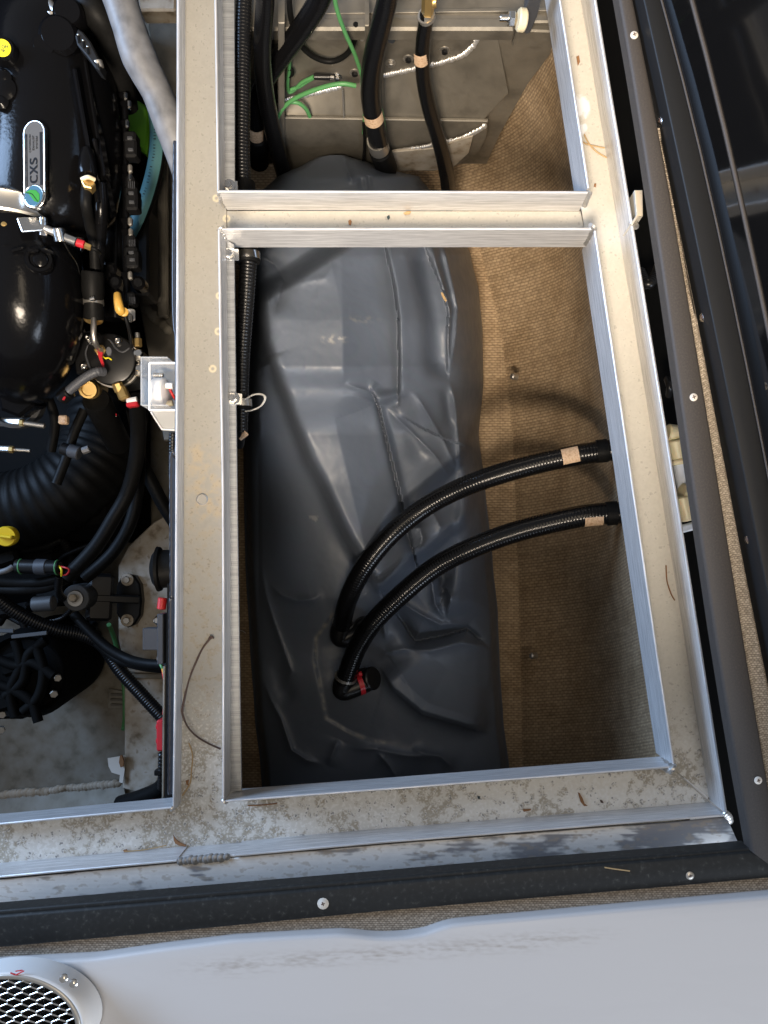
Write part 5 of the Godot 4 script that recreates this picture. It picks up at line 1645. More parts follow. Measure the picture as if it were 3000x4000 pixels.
	mb = MB.new(); lathe(mb, P(152, 1014, -0.132), Vector3(0.34, 1, 0), [Vector2(-0.015, 0.018), Vector2(0.001, 0.0178), Vector2(0.003, 0.0165), Vector2(0.003, 0.0125), Vector2(0.0, 0.011), Vector2(0.0, 0)], 32); part(el, "boss", mb, M.engine_paint)
	mb = MB.new(); lathe(mb, P(158, 1016, -0.129), Vector3(0.34, 1, 0), [Vector2(-0.005, 0.0095), Vector2(0.0015, 0.009), Vector2(0.003, 0.006), Vector2(0.0035, 0)], 24); part(el, "plug", mb, M.engine_paint)
	mb = MB.new(); box(mb, Transform3D(Basis(Vector3.UP, -0.15), P(276, 1066, -0.20)), Vector3(0.021, 0.012, 0.020), 0.002); part(el, "cast_lug", mb, M.black_rubber)
	for k in 4:
		mb = MB.new()
		bar(mb, P(-20 + k * 62, 985 - k * 4, -0.116 - 0.006 * absf(k - 1.2)), P(30 + k * 62, 955 + k * 12, -0.116 - 0.008 * absf(k - 0.8)), 0.004, 0.006, 0.0018)
		part(el, "flange_rib", mb, M.engine_paint)
	mb = MB.new(); tube(mb, P3([-30, 1370, -0.19, 20, 1385, -0.185, 60, 1405, -0.19]), 0.002, 8); part(el, "bright_edge", mb, M.steel)
	mb = MB.new(); lathe(mb, P(62, 1556, -0.30), Vector3(0.1, 1, 0.2), [Vector2(-0.05, 0.030), Vector2(0.0, 0.030), Vector2(0.004, 0.024), Vector2(0.004, 0)], 6, 0.4); part(el, "drain_plug", mb, M.engine_paint)
	mb = MB.new(); lathe(mb, P(48, 1560, -0.34), Vector3(0.1, 1, 0.1), [Vector2(-0.02, 0.046), Vector2(0.0, 0.046), Vector2(0.004, 0.040), Vector2(0.0, 0.038), Vector2(-0.02, 0.038)], 36); part(el, "outlet_ring", mb, M.grey_mount)
	# thermostat boot and pipe
	mb = MB.new(); lathe(mb, P(362, 1060, -0.20), P(366, 1245, -0.22) - P(362, 1060, -0.20), [Vector2(0, 0), Vector2(0, 0.0145), Vector2(0.004, 0.0158), Vector2(0.028, 0.0158), Vector2(0.040, 0.0135), Vector2(0.048, 0.0132), Vector2(0.065, 0.0145), Vector2(0.066, 0.013), Vector2(0.066, 0)], 26)
	var bo := part(e, "rubber_boot", mb, M.black_rubber)
	mb = MB.new(); lathe(mb, P(365, 1168, -0.213), Vector3(0.02, -0.05, 1), [Vector2(0, 0.0135), Vector2(0, 0.0142), Vector2(0.0082, 0.0142), Vector2(0.0082, 0.0135)], 30); part(bo, "hose_clamp", mb, M.dull_steel)
	mb = MB.new(); rod(mb, P(352, 1168, -0.197), P(372, 1166, -0.197), 0.0036, 10); part(bo, "clamp_screw", mb, M.steel)
	mb = MB.new(); lathe(mb, P(366, 1228, -0.22), Vector3(0.02, 0.2, 1), [Vector2(0, 0), Vector2(0.008, 0.0135), Vector2(0.010, 0.0125), Vector2(0.010, 0)], 28); part(bo, "brass_ring", mb, M.brass)
	mb = MB.new(); tube(mb, P3([366, 1228, -0.215, 366, 1270, -0.205, 366, 1310, -0.205, 374, 1345, -0.215, 392, 1366, -0.25]), 0.0040, 14); part(bo, "bent_pipe", mb, M.dull_steel)
	# round pump with cover
	var pc := P(428, 1402, -0.262)
	mb = MB.new(); lathe(mb, pc, Vector3(0.05, 1, 0.1), [Vector2(-0.10, 0.036), Vector2(-0.012, 0.036), Vector2(-0.010, 0.0385), Vector2(-0.004, 0.0385), Vector2(-0.001, 0.0372), Vector2(0, 0.035), Vector2(0, 0)], 44)
	var pu := part(e, "sea_pump", mb, M.black_plastic)
	mb = MB.new(); lathe(mb, pc - Vector3(0, 0.02, 0), Vector3(0.05, 1, 0.1), [Vector2(-0.004, 0.0365), Vector2(-0.004, 0.0392), Vector2(0.004, 0.0392), Vector2(0.004, 0.0365)], 44); part(pu, "band", mb, M.dull_steel)
	mb = MB.new(); prism(mb, XZ(PL([318, 1300, 372, 1290, 380, 1340, 345, 1370, 338, 1440, 362, 1452, 340, 1470, 300, 1460, 290, 1380], -0.265)), -0.30, -0.262, 0.002); part(pu, "mounting_flange", mb, M.black_plastic)
	for q in [[312, 1288], [346, 1322], [354, 1336], [461, 1332], [328, 1432]]:
		mb = MB.new()
		var sr := 0.0066 if q[0] != 354 else 0.005
		lathe(mb, P(q[0], q[1], -0.258), Vector3(0.05, 1, 0.1), [Vector2(-0.012, 0.004), Vector2(-0.001, sr), Vector2(0.002, sr * 0.9), Vector2(0.0042, sr * 0.6), Vector2(0.0046, sr * 0.45), Vector2(0.0026, sr * 0.42), Vector2(0.0026, 0)], 22); part(pu, "cap_screw", mb, M.steel)
	mb = MB.new(); lathe(mb, P(392, 1368, -0.259), Vector3(0.2, 1, 0.1), [Vector2(-0.004, 0), Vector2(-0.004, 0.0085), Vector2(0.003, 0.0085), Vector2(0.004, 0.006), Vector2(0.004, 0)], 6); part(pu, "brass_nut", mb, M.brass)
	mb = MB.new(); prism(mb, XZ(PL([378, 1366, 402, 1376, 398, 1395, 406, 1420, 404, 1436, 396, 1426, 385, 1395], -0.252)), -0.2545, -0.252, 0.0003); part(pu, "red_tag", mb, M.red_plastic)
	mb = MB.new(); tube(mb, P3([402, 1392, -0.2595, 412, 1400, -0.259, 424, 1398, -0.259, 436, 1406, -0.259]), 0.0012, 6); part(pu, "yellow_mark", mb, M.label_yellow)
	mb = MB.new(); lathe(mb, P(426, 1372, -0.261), Vector3(0.05, 1, 0.1), [Vector2(0, 0.0045), Vector2(0.0012, 0.004), Vector2(0.0012, 0)], 16, 0, 1.5); part(pu, "grey_plug", mb, M.grey_loom)
	mb = MB.new(); tube(mb, P3([395, 1320, -0.2605, 430, 1330, -0.2605, 452, 1360, -0.2605, 480, 1375, -0.261, 505, 1360, -0.262]), 0.0016, 8); part(pu, "raised_edge", mb, M.grey_plastic)
	mb = MB.new(); tube(mb, P3([345, 1350, -0.2605, 335, 1380, -0.2605, 345, 1420, -0.2605, 358, 1445, -0.2605]), 0.0016, 8); part(pu, "raised_edge", mb, M.grey_plastic)
	# band screws right of the pump
	for q in [[540, 1368, 545, 1410], [548, 1428, 540, 1470]]:
		mb = MB.new(); rod(mb, P(q[0], q[1], -0.27), P(q[2], q[3], -0.27), 0.0055, 12); var bs := part(e, "band_screw", mb, M.dull_steel)
		mb = MB.new(); rod(mb, P(q[0] - 14, q[1] + 8, -0.264), P(q[0] + 16, q[1] + 14, -0.264), 0.0058, 10); part(bs, "screw_barrel", mb, M.steel)
		mb = MB.new(); lathe(mb, P(q[0], q[1] + 10, -0.258), Vector3.UP, [Vector2(-0.004, 0.0058), Vector2(0.0, 0.0054), Vector2(0.0, 0)], 6); part(bs, "screw_head", mb, M.steel)
	mb = MB.new(); rod(mb, P(536, 1300, -0.27), P(540, 1350, -0.27), 0.004, 10); part(e, "pipe_stub", mb, M.dull_steel)
	mb = MB.new(); rod(mb, P(538, 1322, -0.27), P(540, 1356, -0.27), 0.006, 6); part(e, "brass_nut", mb, M.brass)
	mb = MB.new(); tube(mb, P3([485, 1330, -0.266, 520, 1355, -0.266, 545, 1378, -0.27]), 0.001, 6); part(e, "lock_wire", mb, M.steel)
	# grey loom and plugs
	mb = MB.new(); tube(mb, P3([268, 1528, -0.25, 300, 1500, -0.245, 345, 1468, -0.24, 380, 1452, -0.24, 405, 1452, -0.25]), 0.0065, 14, Vector2(0.07, 0.0034)); part(e, "grey_loom", mb, M.grey_loom)
	mb = MB.new(); rod(mb, P(240, 1555, -0.27), P(272, 1530, -0.26), 0.010); part(e, "plug", mb, M.black_plastic)
	mb = MB.new(); box(mb, Transform3D(Basis(Vector3.UP, -0.5), P(250, 1556, -0.255)), Vector3(0.003, 0.002, 0.006), 0.0005); part(e, "red_latch", mb, M.red_plastic)
	mb = MB.new(); lathe(mb, P(342, 1522, -0.30), Vector3(0.1, 1, 0.25), [Vector2(-0.06, 0.015), Vector2(-0.012, 0.015), Vector2(-0.010, 0.0135), Vector2(0, 0.0135), Vector2(0, 0.010), Vector2(-0.004, 0.009), Vector2(-0.004, 0)], 26); part(e, "brass_cap", mb, M.brass)
	mb = MB.new(); lathe(mb, P(375, 1560, -0.32), Vector3(0.15, 1, -0.3), [Vector2(-0.16, 0.022), Vector2(-0.004, 0.022), Vector2(0, 0.020), Vector2(0, 0)], 26); var ca := part(e, "oil_canister", mb, M.black_rubber)
	mb = MB.new(); tube(mb, P3([378, 1612, -0.36, 415, 1628, -0.36, 452, 1614, -0.365]), 0.0045, 8); part(ca, "red_band", mb, M.red_plastic)
	mb = MB.new(); tube(mb, P3([392, 1627, -0.36, 422, 1635, -0.36, 452, 1624, -0.365]), 0.002, 8); part(ca, "white_band", mb, M.paper_white)
	mb = MB.new(); rod(mb, P(455, 1495, -0.265), P(470, 1530, -0.27), 0.0085, 8); part(e, "brass_elbow", mb, M.brass)
	mb = MB.new(); box(mb, Transform3D(Basis(Vector3.UP, 0.4), P(478, 1535, -0.268)), Vector3(0.016, 0.012, 0.022), 0.003); part(e, "brass_block", mb, M.brass)
	mb = MB.new(); rod(mb, P(496, 1566, -0.27), P(536, 1560, -0.27), 0.0045, 8); part(e, "white_plug", mb, M.white_plastic)
	mb = MB.new(); box(mb, Transform3D(Basis(Vector3.UP, 0.15), P(518, 1580, -0.272)), Vector3(0.018, 0.010, 0.008), 0.002); part(e, "red_plug", mb, M.red_plastic)
	mb = MB.new(); box(mb, Transform3D(Basis(), P(248, 1640, -0.33)), Vector3(0.014, 0.010, 0.014), 0.002); part(e, "tan_tab", mb, M.tan_sticker)
	# dipstick
	mb = MB.new(); tube(mb, P3([458, 1150, -0.20, 462, 1180, -0.195, 470, 1212, -0.198, 486, 1222, -0.21]), [0.0050, 0.0062, 0.0068, 0.0055], 14, Vector2.ZERO, 5); var di := part(e, "dipstick", mb, M.yellow_plastic)
	mb = MB.new(); lathe(mb, P(484, 1218, -0.20), Vector3(0.3, 1, 0.2), [Vector2(-0.006, 0.0062), Vector2(0, 0.0062), Vector2(0.001, 0.004), Vector2(0.001, 0)], 18); part(di, "cap", mb, M.yellow_plastic)
	mb = MB.new(); tube(mb, P3([486, 1225, -0.212, 505, 1290, -0.23, 515, 1360, -0.27]), 0.0030, 8); part(di, "tube", mb, M.black_plastic)
	for q in [[430, 1052], [450, 1100], [418, 1075], [540, 1105]]:
		mb = MB.new(); lathe(mb, P(q[0], q[1], -0.24), Vector3(0.2, 1, 0.2), [Vector2(-0.03, 0.011), Vector2(0, 0.010), Vector2(0.004, 0.006), Vector2(0.004, 0)], 18); part(e, "casting_boss", mb, M.engine_paint)
	# threaded drain rods sticking out from under the elbow
	for q in [[-20, 1648, 80, 1650, 175, 1664, 0], [-20, 1752, 40, 1755, 118, 1761, 1]]:
		mb = MB.new(); rod(mb, P(q[0], q[1], -0.36), P(q[2] + 10, q[3], -0.345), 0.007 if q[6] == 0 else 0.005, 6); var rd := part(e, "drain_valve", mb, M.dull_steel)
		mb = MB.new(); rod(mb, P(q[2], q[3], -0.33), P(q[4], q[5], -0.335), 0.0042 if q[6] == 0 else 0.0026, 12); part(rd, "stem", mb, M.dull_steel)
		mb = MB.new(); rod(mb, P(q[2] - 4, q[3], -0.33), P(q[2] + 14, q[3] + 2, -0.33), 0.0058, 6); part(rd, "brass_nut", mb, M.brass)
	# lower block shapes
	mb = MB.new(); lathe(mb, P(95, 2640, -0.52), Vector3(0.05, 1, 0.1), [Vector2(-0.18, 0), Vector2(-0.18, 0.085), Vector2(-0.02, 0.085), Vector2(0, 0.075), Vector2(-0.012, 0.066), Vector2(-0.012, 0.03), Vector2(0.004, 0.024), Vector2(0.004, 0)], 40); var al := part(e, "alternator", mb, M.dark_void)
	for q in [[225, 2645], [210, 2708], [8, 2788], [4, 2848]]:
		hexbolt(al, P(q[0], q[1], -0.52), Vector3(0.5, 1, 0.2), 0.0075, M.dull_steel, false, "bolt")
	for q in [[-10, 2463, 55, 2465], [45, 2488, 185, 2472]]:
		mb = MB.new(); bar(mb, P(q[0], q[1], -0.46), P(q[2], q[3], -0.46), 0.007, 0.004, 0.001); part(al, "bracket_edge", mb, M.grey_mount)
	mb = MB.new(); box(mb, Transform3D(Basis(), P(80, 2150, -0.66)), Vector3(0.26, 0.16, 0.22), 0.03); part(e, "gearbox", mb, M.dark_void)
	mb = MB.new(); rod(mb, P(130, 2360, -0.47), P(212, 2356, -0.47), 0.014, 16); part(e, "starter_stub", mb, M.grey_mount)
	# tangle of hoses, brackets and lugs low in the bay
	var rng := RandomNumberGenerator.new()
	rng.seed = 12
	for k in 7:
		var x0 := rng.randf_range(-60, 260)
		var y0 := rng.randf_range(1940, 2560)
		mb = MB.new()
		tube(mb, P3([x0, y0, -0.58, x0 + rng.randf_range(40, 120), y0 + rng.randf_range(-70, 70), -0.55, x0 + rng.randf_range(120, 220), y0 + rng.randf_range(-110, 110), -0.56, x0 + rng.randf_range(160, 280), y0 + rng.randf_range(-60, 200), -0.62]), rng.randf_range(0.004, 0.011), 12, Vector2(0.06, 0.005) if k % 3 == 0 else Vector2.ZERO)
		part(e, "engine_hose", mb, M.black_rubber)
	for q in [[40, 2180, 0.05, 0.03, 0.3], [170, 2120, 0.06, 0.025, -0.4], [210, 2330, 0.05, 0.04, 0.1], [70, 2380, 0.07, 0.02, 0.2], [30, 2540, 0.05, 0.05, -0.2], [190, 2560, 0.03, 0.07, 0.3], [60, 2760, 0.06, 0.04, 0.0], [150, 2480, 0.08, 0.016, -0.1], [330, 1700, 0.05, 0.04, 0.5], [190, 1860, 0.04, 0.05, 0.8]]:
		mb = MB.new()
		box(mb, Transform3D(Basis(Vector3.UP, q[4]), P(q[0], q[1], -0.58)), Vector3(q[2], 0.05, q[3]), 0.006)
		part(e, "bracket", mb, M.black_rubber)
	for q in [[-40, 2560, 60, 2600, 130, 2590, 210, 2640], [20, 2720, 90, 2660, 110, 2560, 180, 2500], [-60, 2660, 40, 2690, 120, 2740, 150, 2820], [60, 2500, 80, 2600, 40, 2700, 60, 2800], [140, 2520, 170, 2620, 150, 2720, 90, 2780]]:
		mb = MB.new()
		tube(mb, PL(q, -0.485), 0.009, 12)
		part(e, "engine_hose", mb, M.dark_void)
	for q in [[60, 2590, 0.05, 0.04], [130, 2680, 0.04, 0.06], [30, 2740, 0.06, 0.03]]:
		mb = MB.new()
		box(mb, Transform3D(Basis(Vector3.UP, 0.3), P(q[0], q[1], -0.515)), Vector3(q[2], 0.03, q[3]), 0.006)
		part(e, "bracket", mb, M.dark_void)
	# yellow oil cap
	mb = MB.new(); lathe(mb, P(20, 2096, -0.42), Vector3(0.15, 1, 0.1), [Vector2(-0.02, 0.017), Vector2(-0.003, 0.0175), Vector2(0, 0.016), Vector2(0, 0)], 30); var oc := part(e, "oil_cap", mb, M.bright_yellow)
	mb = MB.new(); bar(mb, P(-12, 2092, -0.414), P(52, 2100, -0.414), 0.006, 0.012, 0.0018); part(oc, "grip", mb, M.bright_yellow)

func build_badge(e: Node3D) -> void:
	var c := P(137, 645, -0.1165)
	var tilt := Basis(Vector3.BACK, 0.22) * Basis(Vector3.UP, 0.012)
	var pill := func(w: float, l: float) -> PackedVector2Array:
		var o := PackedVector2Array()
		for i in 15:
			var a := PI * i / 14
			o.append(Vector2(cos(a) * w, l + sin(a) * w))
		for i in 15:
			var a := PI + PI * i / 14
			o.append(Vector2(cos(a) * w, -l + sin(a) * w))
		return o
	var xf := Transform3D(tilt, c)
	var mb := MB.new(); prism(mb, pill.call(0.0166, 0.0420), -0.004, 0.0022, 0.0008, xf)
	var b := part(e, "badge", mb, M.badge_rim)
	mb = MB.new(); prism(mb, pill.call(0.0148, 0.0420), 0.0, 0.0025, 0.0003, xf); part(b, "plate", mb, M.badge_silver)
	for s in [-1.0, 1.0]:
		mb = MB.new(); box(mb, Transform3D(tilt, xf * Vector3(s * 0.0115, 0.00255, -0.006)), Vector3(0.0042, 0.0006, 0.070), 0.0002); part(b, "side_stripe", mb, M.badge_dark)
	var up := tilt * Vector3(-1, 0, 0)
	var dir := tilt * Vector3(0, 0, -1)
	text(b, "CXS", xf * Vector3(0.0002, 0.0027, 0.0085), 0.0118, dir, up, M.badge_dark, "Droid Sans", true, 1.25)
	for q in [["CATANIUM", -0.0052], ["EXHAUST", 0.0], ["SYSTEM", 0.0052]]:
		text(b, q[0], xf * Vector3(q[1], 0.0027, -0.028), 0.0026, dir, up, M.badge_dark, "Droid Sans", false, 1.35)
	text(b, "PERFORMANCE ENGINE GROUP", xf * Vector3(-0.0115, 0.00295, -0.004), 0.0019, dir, up, M.badge_silver, "Droid Sans", false, 1.5)
	mb = MB.new(); lathe(mb, xf * Vector3(0, 0.0022, 0.0420), tilt * Vector3.UP, [Vector2(0, 0.0158), Vector2(0.0012, 0.0155), Vector2(0.0016, 0.0142), Vector2(0.0010, 0.0136), Vector2(0.001, 0)], 40); part(b, "emblem_rim", mb, M.badge_rim)
	mb = MB.new(); lathe(mb, xf * Vector3(0, 0.0028, 0.0420), tilt * Vector3.UP, [Vector2(0, 0.0135), Vector2(0.0009, 0.0132), Vector2(0.0009, 0)], 36); part(b, "emblem_disc", mb, M.badge_blue)
	var leaf := PackedVector2Array()
	for p in [[-0.0125, -0.005], [-0.004, -0.008], [0.004, -0.0065], [0.009, -0.001], [0.0095, 0.006], [0.007, 0.010], [0.001, 0.0075], [-0.003, 0.002], [-0.007, -0.003]]: leaf.append(Vector2(p[0], p[1] + 0.042))
	mb = MB.new(); prism(mb, leaf, 0.0036, 0.0044, 0.0003, xf); part(b, "emblem_leaf", mb, M.badge_green)
	mb = MB.new(); tube(mb, [xf * Vector3(-0.010, 0.0045, 0.0375), xf * Vector3(-0.002, 0.0045, 0.040), xf * Vector3(0.003, 0.0045, 0.046), xf * Vector3(0.007, 0.0045, 0.051)], 0.0005, 6); part(b, "leaf_vein", mb, M.badge_dark)

# ---------------------------------------------------------------- round the engine
func build_engine_bay() -> void:
	var mb: MB
	var t: Node3D
	# stringers and plates on the bay floor
	t = thing("hull_stringer", "pale aluminium stringer box along the right of the engine bay, carrying the engine mount", "stringer", P(560, 2700, -0.74))
	mb = MB.new(); prism(mb, XZ(PL([500, 2135, 600, 2040, 700, 1980, 760, 2000, 760, 3150, 478, 3080, 486, 2960, 486, 2600, 462, 2500, 462, 2210], -0.62)), -0.74, -0.62, 0.002); part(t, "top_plate", mb, M.stringer_aluminium)
	mb = MB.new(); box(mb, Transform3D(Basis(Vector3.UP, -0.04), P(565, 2612, -0.612)), Vector3(0.055, 0.012, 0.014), 0.001); part(t, "bracket", mb, M.stringer_aluminium)
	mb = MB.new(); box(mb, Transform3D(Basis(Vector3.UP, -0.04), P(570, 2640, -0.616)), Vector3(0.075, 0.004, 0.010), 0.001); part(t, "bracket_shadow_lip", mb, M.hull_aluminium)
	t = thing("hull_plate", "grey welded plates low beside the engine under the left rail", "hull plate", P(620, 900, -0.74))
	mb = MB.new(); prism(mb, XZ(PL([560, -80, 760, -80, 760, 1720, 640, 1720, 545, 1200, 545, 900, 640, 620], -0.55)), -0.57, -0.55, 0.002); part(t, "upper_plate", mb, M.plate_aluminium)
	mb = MB.new(); bar(mb, P(632, 560, -0.50), P(636, 1240, -0.50), 0.02, 0.01, 0.003); part(t, "stiffener", mb, M.plate_aluminium)
	mb = MB.new(); weld(mb, P3([566, 1200, -0.546, 600, 1235, -0.546, 640, 1270, -0.546, 656, 1288, -0.546]), 0.009, Vector3.UP, 0.006); part(t, "weld_bead", mb, M.hull_aluminium)
	mb = MB.new(); weld(mb, P3([640, 960, -0.55, 645, 985, -0.55, 636, 1000, -0.55]), 0.008, Vector3.UP, 0.006); part(t, "weld_bead", mb, M.hull_aluminium)
	mb = MB.new(); box(mb, Transform3D(Basis(), P(625, 25, -0.35)), Vector3(0.06, 0.03, 0.034), 0.003); part(t, "cross_beam", mb, M.stringer_aluminium)
	mb = MB.new(); prism(mb, XZ(PL([400, -40, 436, -40, 415, 40, 385, 48], -0.5)), -0.52, -0.5, 0.001); part(t, "gusset", mb, M.stringer_aluminium)
	# end weld and darker curved plate at the foot
	t = thing("hull_plate", "grimy curved plate with a rough weld seam across the bottom of the engine bay", "hull plate", P(200, 3120, -0.74))
	mb = MB.new(); slab(mb, dens(PL([-700, 3150, 0, 3108, 250, 3082, 480, 3060], -0.735), 20), dens(PL([-700, 3330, 0, 3300, 300, 3280, 520, 3260], -0.69), 20), 0.006, 0.001); part(t, "end_plate", mb, M.hull_aluminium)
	mb = MB.new(); weld(mb, P3([-60, 3112, -0.732, 20, 3106, -0.732, 90, 3098, -0.732, 170, 3094, -0.732, 250, 3080, -0.732, 330, 3076, -0.732, 400, 3066, -0.732, 472, 3062, -0.732]), 0.0085, Vector3.UP, 0.0075); part(t, "weld_bead", mb, M.stringer_aluminium)
	mb = MB.new(); tube(mb, P3([470, 3140, -0.6, 540, 3120, -0.58, 620, 3085, -0.56, 660, 3040, -0.55]), 0.016, 12); part(t, "edge_sealant", mb, M.black_rubber)
	# sticker remnant on the floor
	mb = MB.new(); prism(mb, XZ(PL([420, 2962, 486, 2952, 488, 3000, 480, 3060, 466, 3056, 468, 3028, 436, 3018, 424, 2995], -0.612)), -0.614, -0.612, 0.0003)
	solo("torn_sticker", "torn white sticker on the bay floor beside the stringer", "sticker", mb, M.paper_white)
	mb = MB.new(); prism(mb, XZ(PL([468, 2952, 476, 2950, 484, 2975, 482, 2995, 470, 2998, 464, 2978], -0.605)), -0.6085, -0.605, 0.0005)
	solo("dry_leaf", "rust-brown leaf lying on the torn sticker", "leaf", mb, M.leaf_brown)
	mb = MB.new()
	prism(mb, XZ(PL([424, 2690, 484, 2700, 484, 2770, 420, 2770], -0.732)), -0.738, -0.732, 0.001)
	t = thing("cast_plate", "small grey embossed plate on the bay floor beside a green wire", "plate", P(455, 2735, -0.74))
	part(t, "plate", mb, M.hull_aluminium)
	for k in 3:
		mb = MB.new(); bar(mb, P(432, 2712 + k * 20, -0.729), P(482, 2714 + k * 20, -0.729), 0.004, 0.004, 0.001); part(t, "raised_bar", mb, M.plate_aluminium)
	# quilted foil sheet bulging past the left rail's edge
	mb = MB.new()
	var fp := PL([688, 560, 684, 900, 683, 1180, 688, 1290, 694, 1350, 694, 1760, 680, 1800, 681, 2300, 677, 2400, 673, 3100], -0.045)
	tube(mb, fp, 0.0032, 10, Vector2(0.04, 0.012), 10, 0.0, TAU, 2.2)
	solo("foil_quilt", "dark quilted insulation sheet bulging from under the left rail", "insulation", mb, M.foil_quilt)
	# big hoses
	mb = MB.new()
	tube(mb, P3([420, -100, -0.09, 462, -20, -0.095, 502, 100, -0.10, 545, 226, -0.11, 612, 360, -0.125, 665, 490, -0.14, 715, 620, -0.16, 760, 760, -0.19]), [0.021, 0.0218, 0.0212, 0.0230, 0.0200, 0.0215, 0.0215, 0.0215], 26, Vector2.ZERO, 8)
	solo("grey_duct", "smooth grey soft hose running from the engine's top to under the left rail", "hose", mb, M.grey_hose)
	t = thing("fuel_hose", "black hose with a teal printed band curving beside the green pouch", "hose", P(600, 600, -0.5))
	var th := P3([330, -60, -0.34, 405, 20, -0.34, 500, 130, -0.35, 565, 260, -0.37, 600, 400, -0.38, 617, 500, -0.39, 612, 620, -0.39, 585, 740, -0.39, 545, 850, -0.39, 500, 940, -0.40])
	mb = MB.new(); tube(mb, th, 0.0135, 18); part(t, "hose", mb, M.black_rubber)
	mb = MB.new(); tube(mb, th, 0.0139, 16, Vector2.ZERO, 8, 0.62, 2.5); part(t, "printed_band", mb, M.teal_rubber)
	mb = MB.new()
	var n := 0
	for k in 30:
		var i0 := k / 30.0 * 3.0
		var q: Vector3 = th[5 + int(i0)].lerp(th[6 + int(i0)], i0 - int(i0))
		var d: Vector3 = (th[6 + int(i0)] - th[5 + int(i0)]).normalized()
		if k % 7 == 6: continue
		bar(mb, q + Vector3(0, 0.0140, 0) - d.cross(Vector3.UP) * 0.0018, q + Vector3(0, 0.0140, 0) + d.cross(Vector3.UP) * 0.0018, 0.0008 + 0.0005 * (k % 3), 0.0006, 0.0001)
	part(t, "print", mb, M.print_ink)
	mb = MB.new()
	prism(mb, XZ(PL([502, 393, 520, 388, 538, 389, 560, 404, 576, 422, 582, 460, 581, 500, 577, 550, 571, 602, 552, 586, 536, 572, 514, 545, 497, 515, 482, 482, 470, 452], -0.40)), -0.416, -0.40, 0.004)
	solo("green_pouch", "bright green vinyl pouch tucked between the engine and the teal hose", "pouch", mb, M.green_vinyl)
	mb = MB.new()
	box(mb, Transform3D(Basis(), P(560, 1000, -0.42)), Vector3(0.035, 0.05, 0.15), 0.004)
	solo("coil_box", "dark ignition box low beside the injector plugs", "box", mb, M.black_plastic)
	t = thing("exhaust_hose", "large dark corrugated exhaust hose sweeping under the engine", "hose", P(200, 1950, -0.6))
	mb = MB.new(); tube(mb, P3([-160, 2000, -0.54, 0, 2000, -0.53, 150, 1970, -0.53, 290, 1890, -0.54, 380, 1780, -0.56, 420, 1640, -0.58, 430, 1480, -0.62]), 0.072, 32, Vector2(0.022, 0.018), 10); part(t, "hose", mb, M.black_rubber)
	# connector with green seals
	t = thing("wiring_connector", "round black connector with two green seals and loose red and yellow wires", "connector", P(150, 2215, -0.46))
	mb = MB.new(); rod(mb, P(62, 2212, -0.43), P(235, 2218, -0.43), 0.0125, 22); part(t, "body", mb, M.black_plastic)
	mb = MB.new(); rod(mb, P(138, 2214, -0.43), P(188, 2216, -0.43), 0.0138, 22); part(t, "collar", mb, M.grey_plastic)
	for q in [[80, 2213], [222, 2217]]:
		mb = MB.new(); rod(mb, P(q[0], q[1], -0.43), P(q[0] + 6, q[1], -0.43), 0.0136, 24); part(t, "green_seal", mb, M.green_wire)
	mb = MB.new(); tube(mb, P3([228, 2212, -0.43, 250, 2216, -0.42, 270, 2225, -0.42, 262, 2243, -0.425, 242, 2246, -0.43, 236, 2234, -0.43]), 0.0016, 8); part(t, "red_wire", mb, M.red_wire)
	mb = MB.new(); tube(mb, P3([226, 2206, -0.43, 240, 2225, -0.42, 240, 2250, -0.43]), 0.0018, 8); part(t, "yellow_wire", mb, M.label_yellow)
	mb = MB.new(); tube(mb, P3([-20, 2240, -0.42, 25, 2228, -0.42, 50, 2215, -0.425]), 0.005, 10); part(t, "sheathed_lead", mb, M.grey_hose)
	# engine mount
	t = thing("engine_mount", "black engine mount with a grey rubber puck and two bolts on the pale stringer", "engine mount", P(500, 2340, -0.62))
	mb = MB.new(); prism(mb, XZ(PL([452, 2295, 470, 2252, 495, 2242, 524, 2248, 545, 2282, 552, 2345, 546, 2405, 524, 2440, 496, 2452, 474, 2436, 452, 2395], -0.60)), -0.62, -0.602, 0.003); part(t, "base_plate", mb, M.black_plastic)
	mb = MB.new(); bar(mb, P(320, 2332, -0.545), P(545, 2342, -0.59), 0.016, 0.03, 0.003); part(t, "arm", mb, M.black_plastic)
	mb = MB.new(); bar(mb, P(340, 2330, -0.55), P(440, 2334, -0.57), 0.09, 0.03, 0.006); part(t, "web", mb, M.black_plastic)
	for q in [[497, 2264], [497, 2423]]:
		hexbolt(t, P(q[0], q[1], -0.60), Vector3(0.05, 1, 0.05), 0.0072, M.dull_steel, true, "bolt", M.stringer_aluminium)
	mb = MB.new(); lathe(mb, P(296, 2336, -0.50), Vector3(0.04, 1, 0.04), [Vector2(-0.05, 0.0245), Vector2(-0.002, 0.0245), Vector2(0, 0.023), Vector2(0, 0.015), Vector2(-0.004, 0.0145), Vector2(-0.004, 0)], 36); part(t, "rubber_puck", mb, M.grey_mount)
	mb = MB.new(); lathe(mb, P(295, 2338, -0.502), Vector3(0.04, 1, 0.04), [Vector2(0, 0.0142), Vector2(0.003, 0.0142), Vector2(0.003, 0.0085), Vector2(0.001, 0.008), Vector2(0.001, 0)], 30); part(t, "washer", mb, M.dull_steel)
	mb = MB.new(); rod(mb, P(294, 2340, -0.51), P(282, 2335, -0.485), 0.0075, 6); part(t, "stud", mb, M.stringer_aluminium)
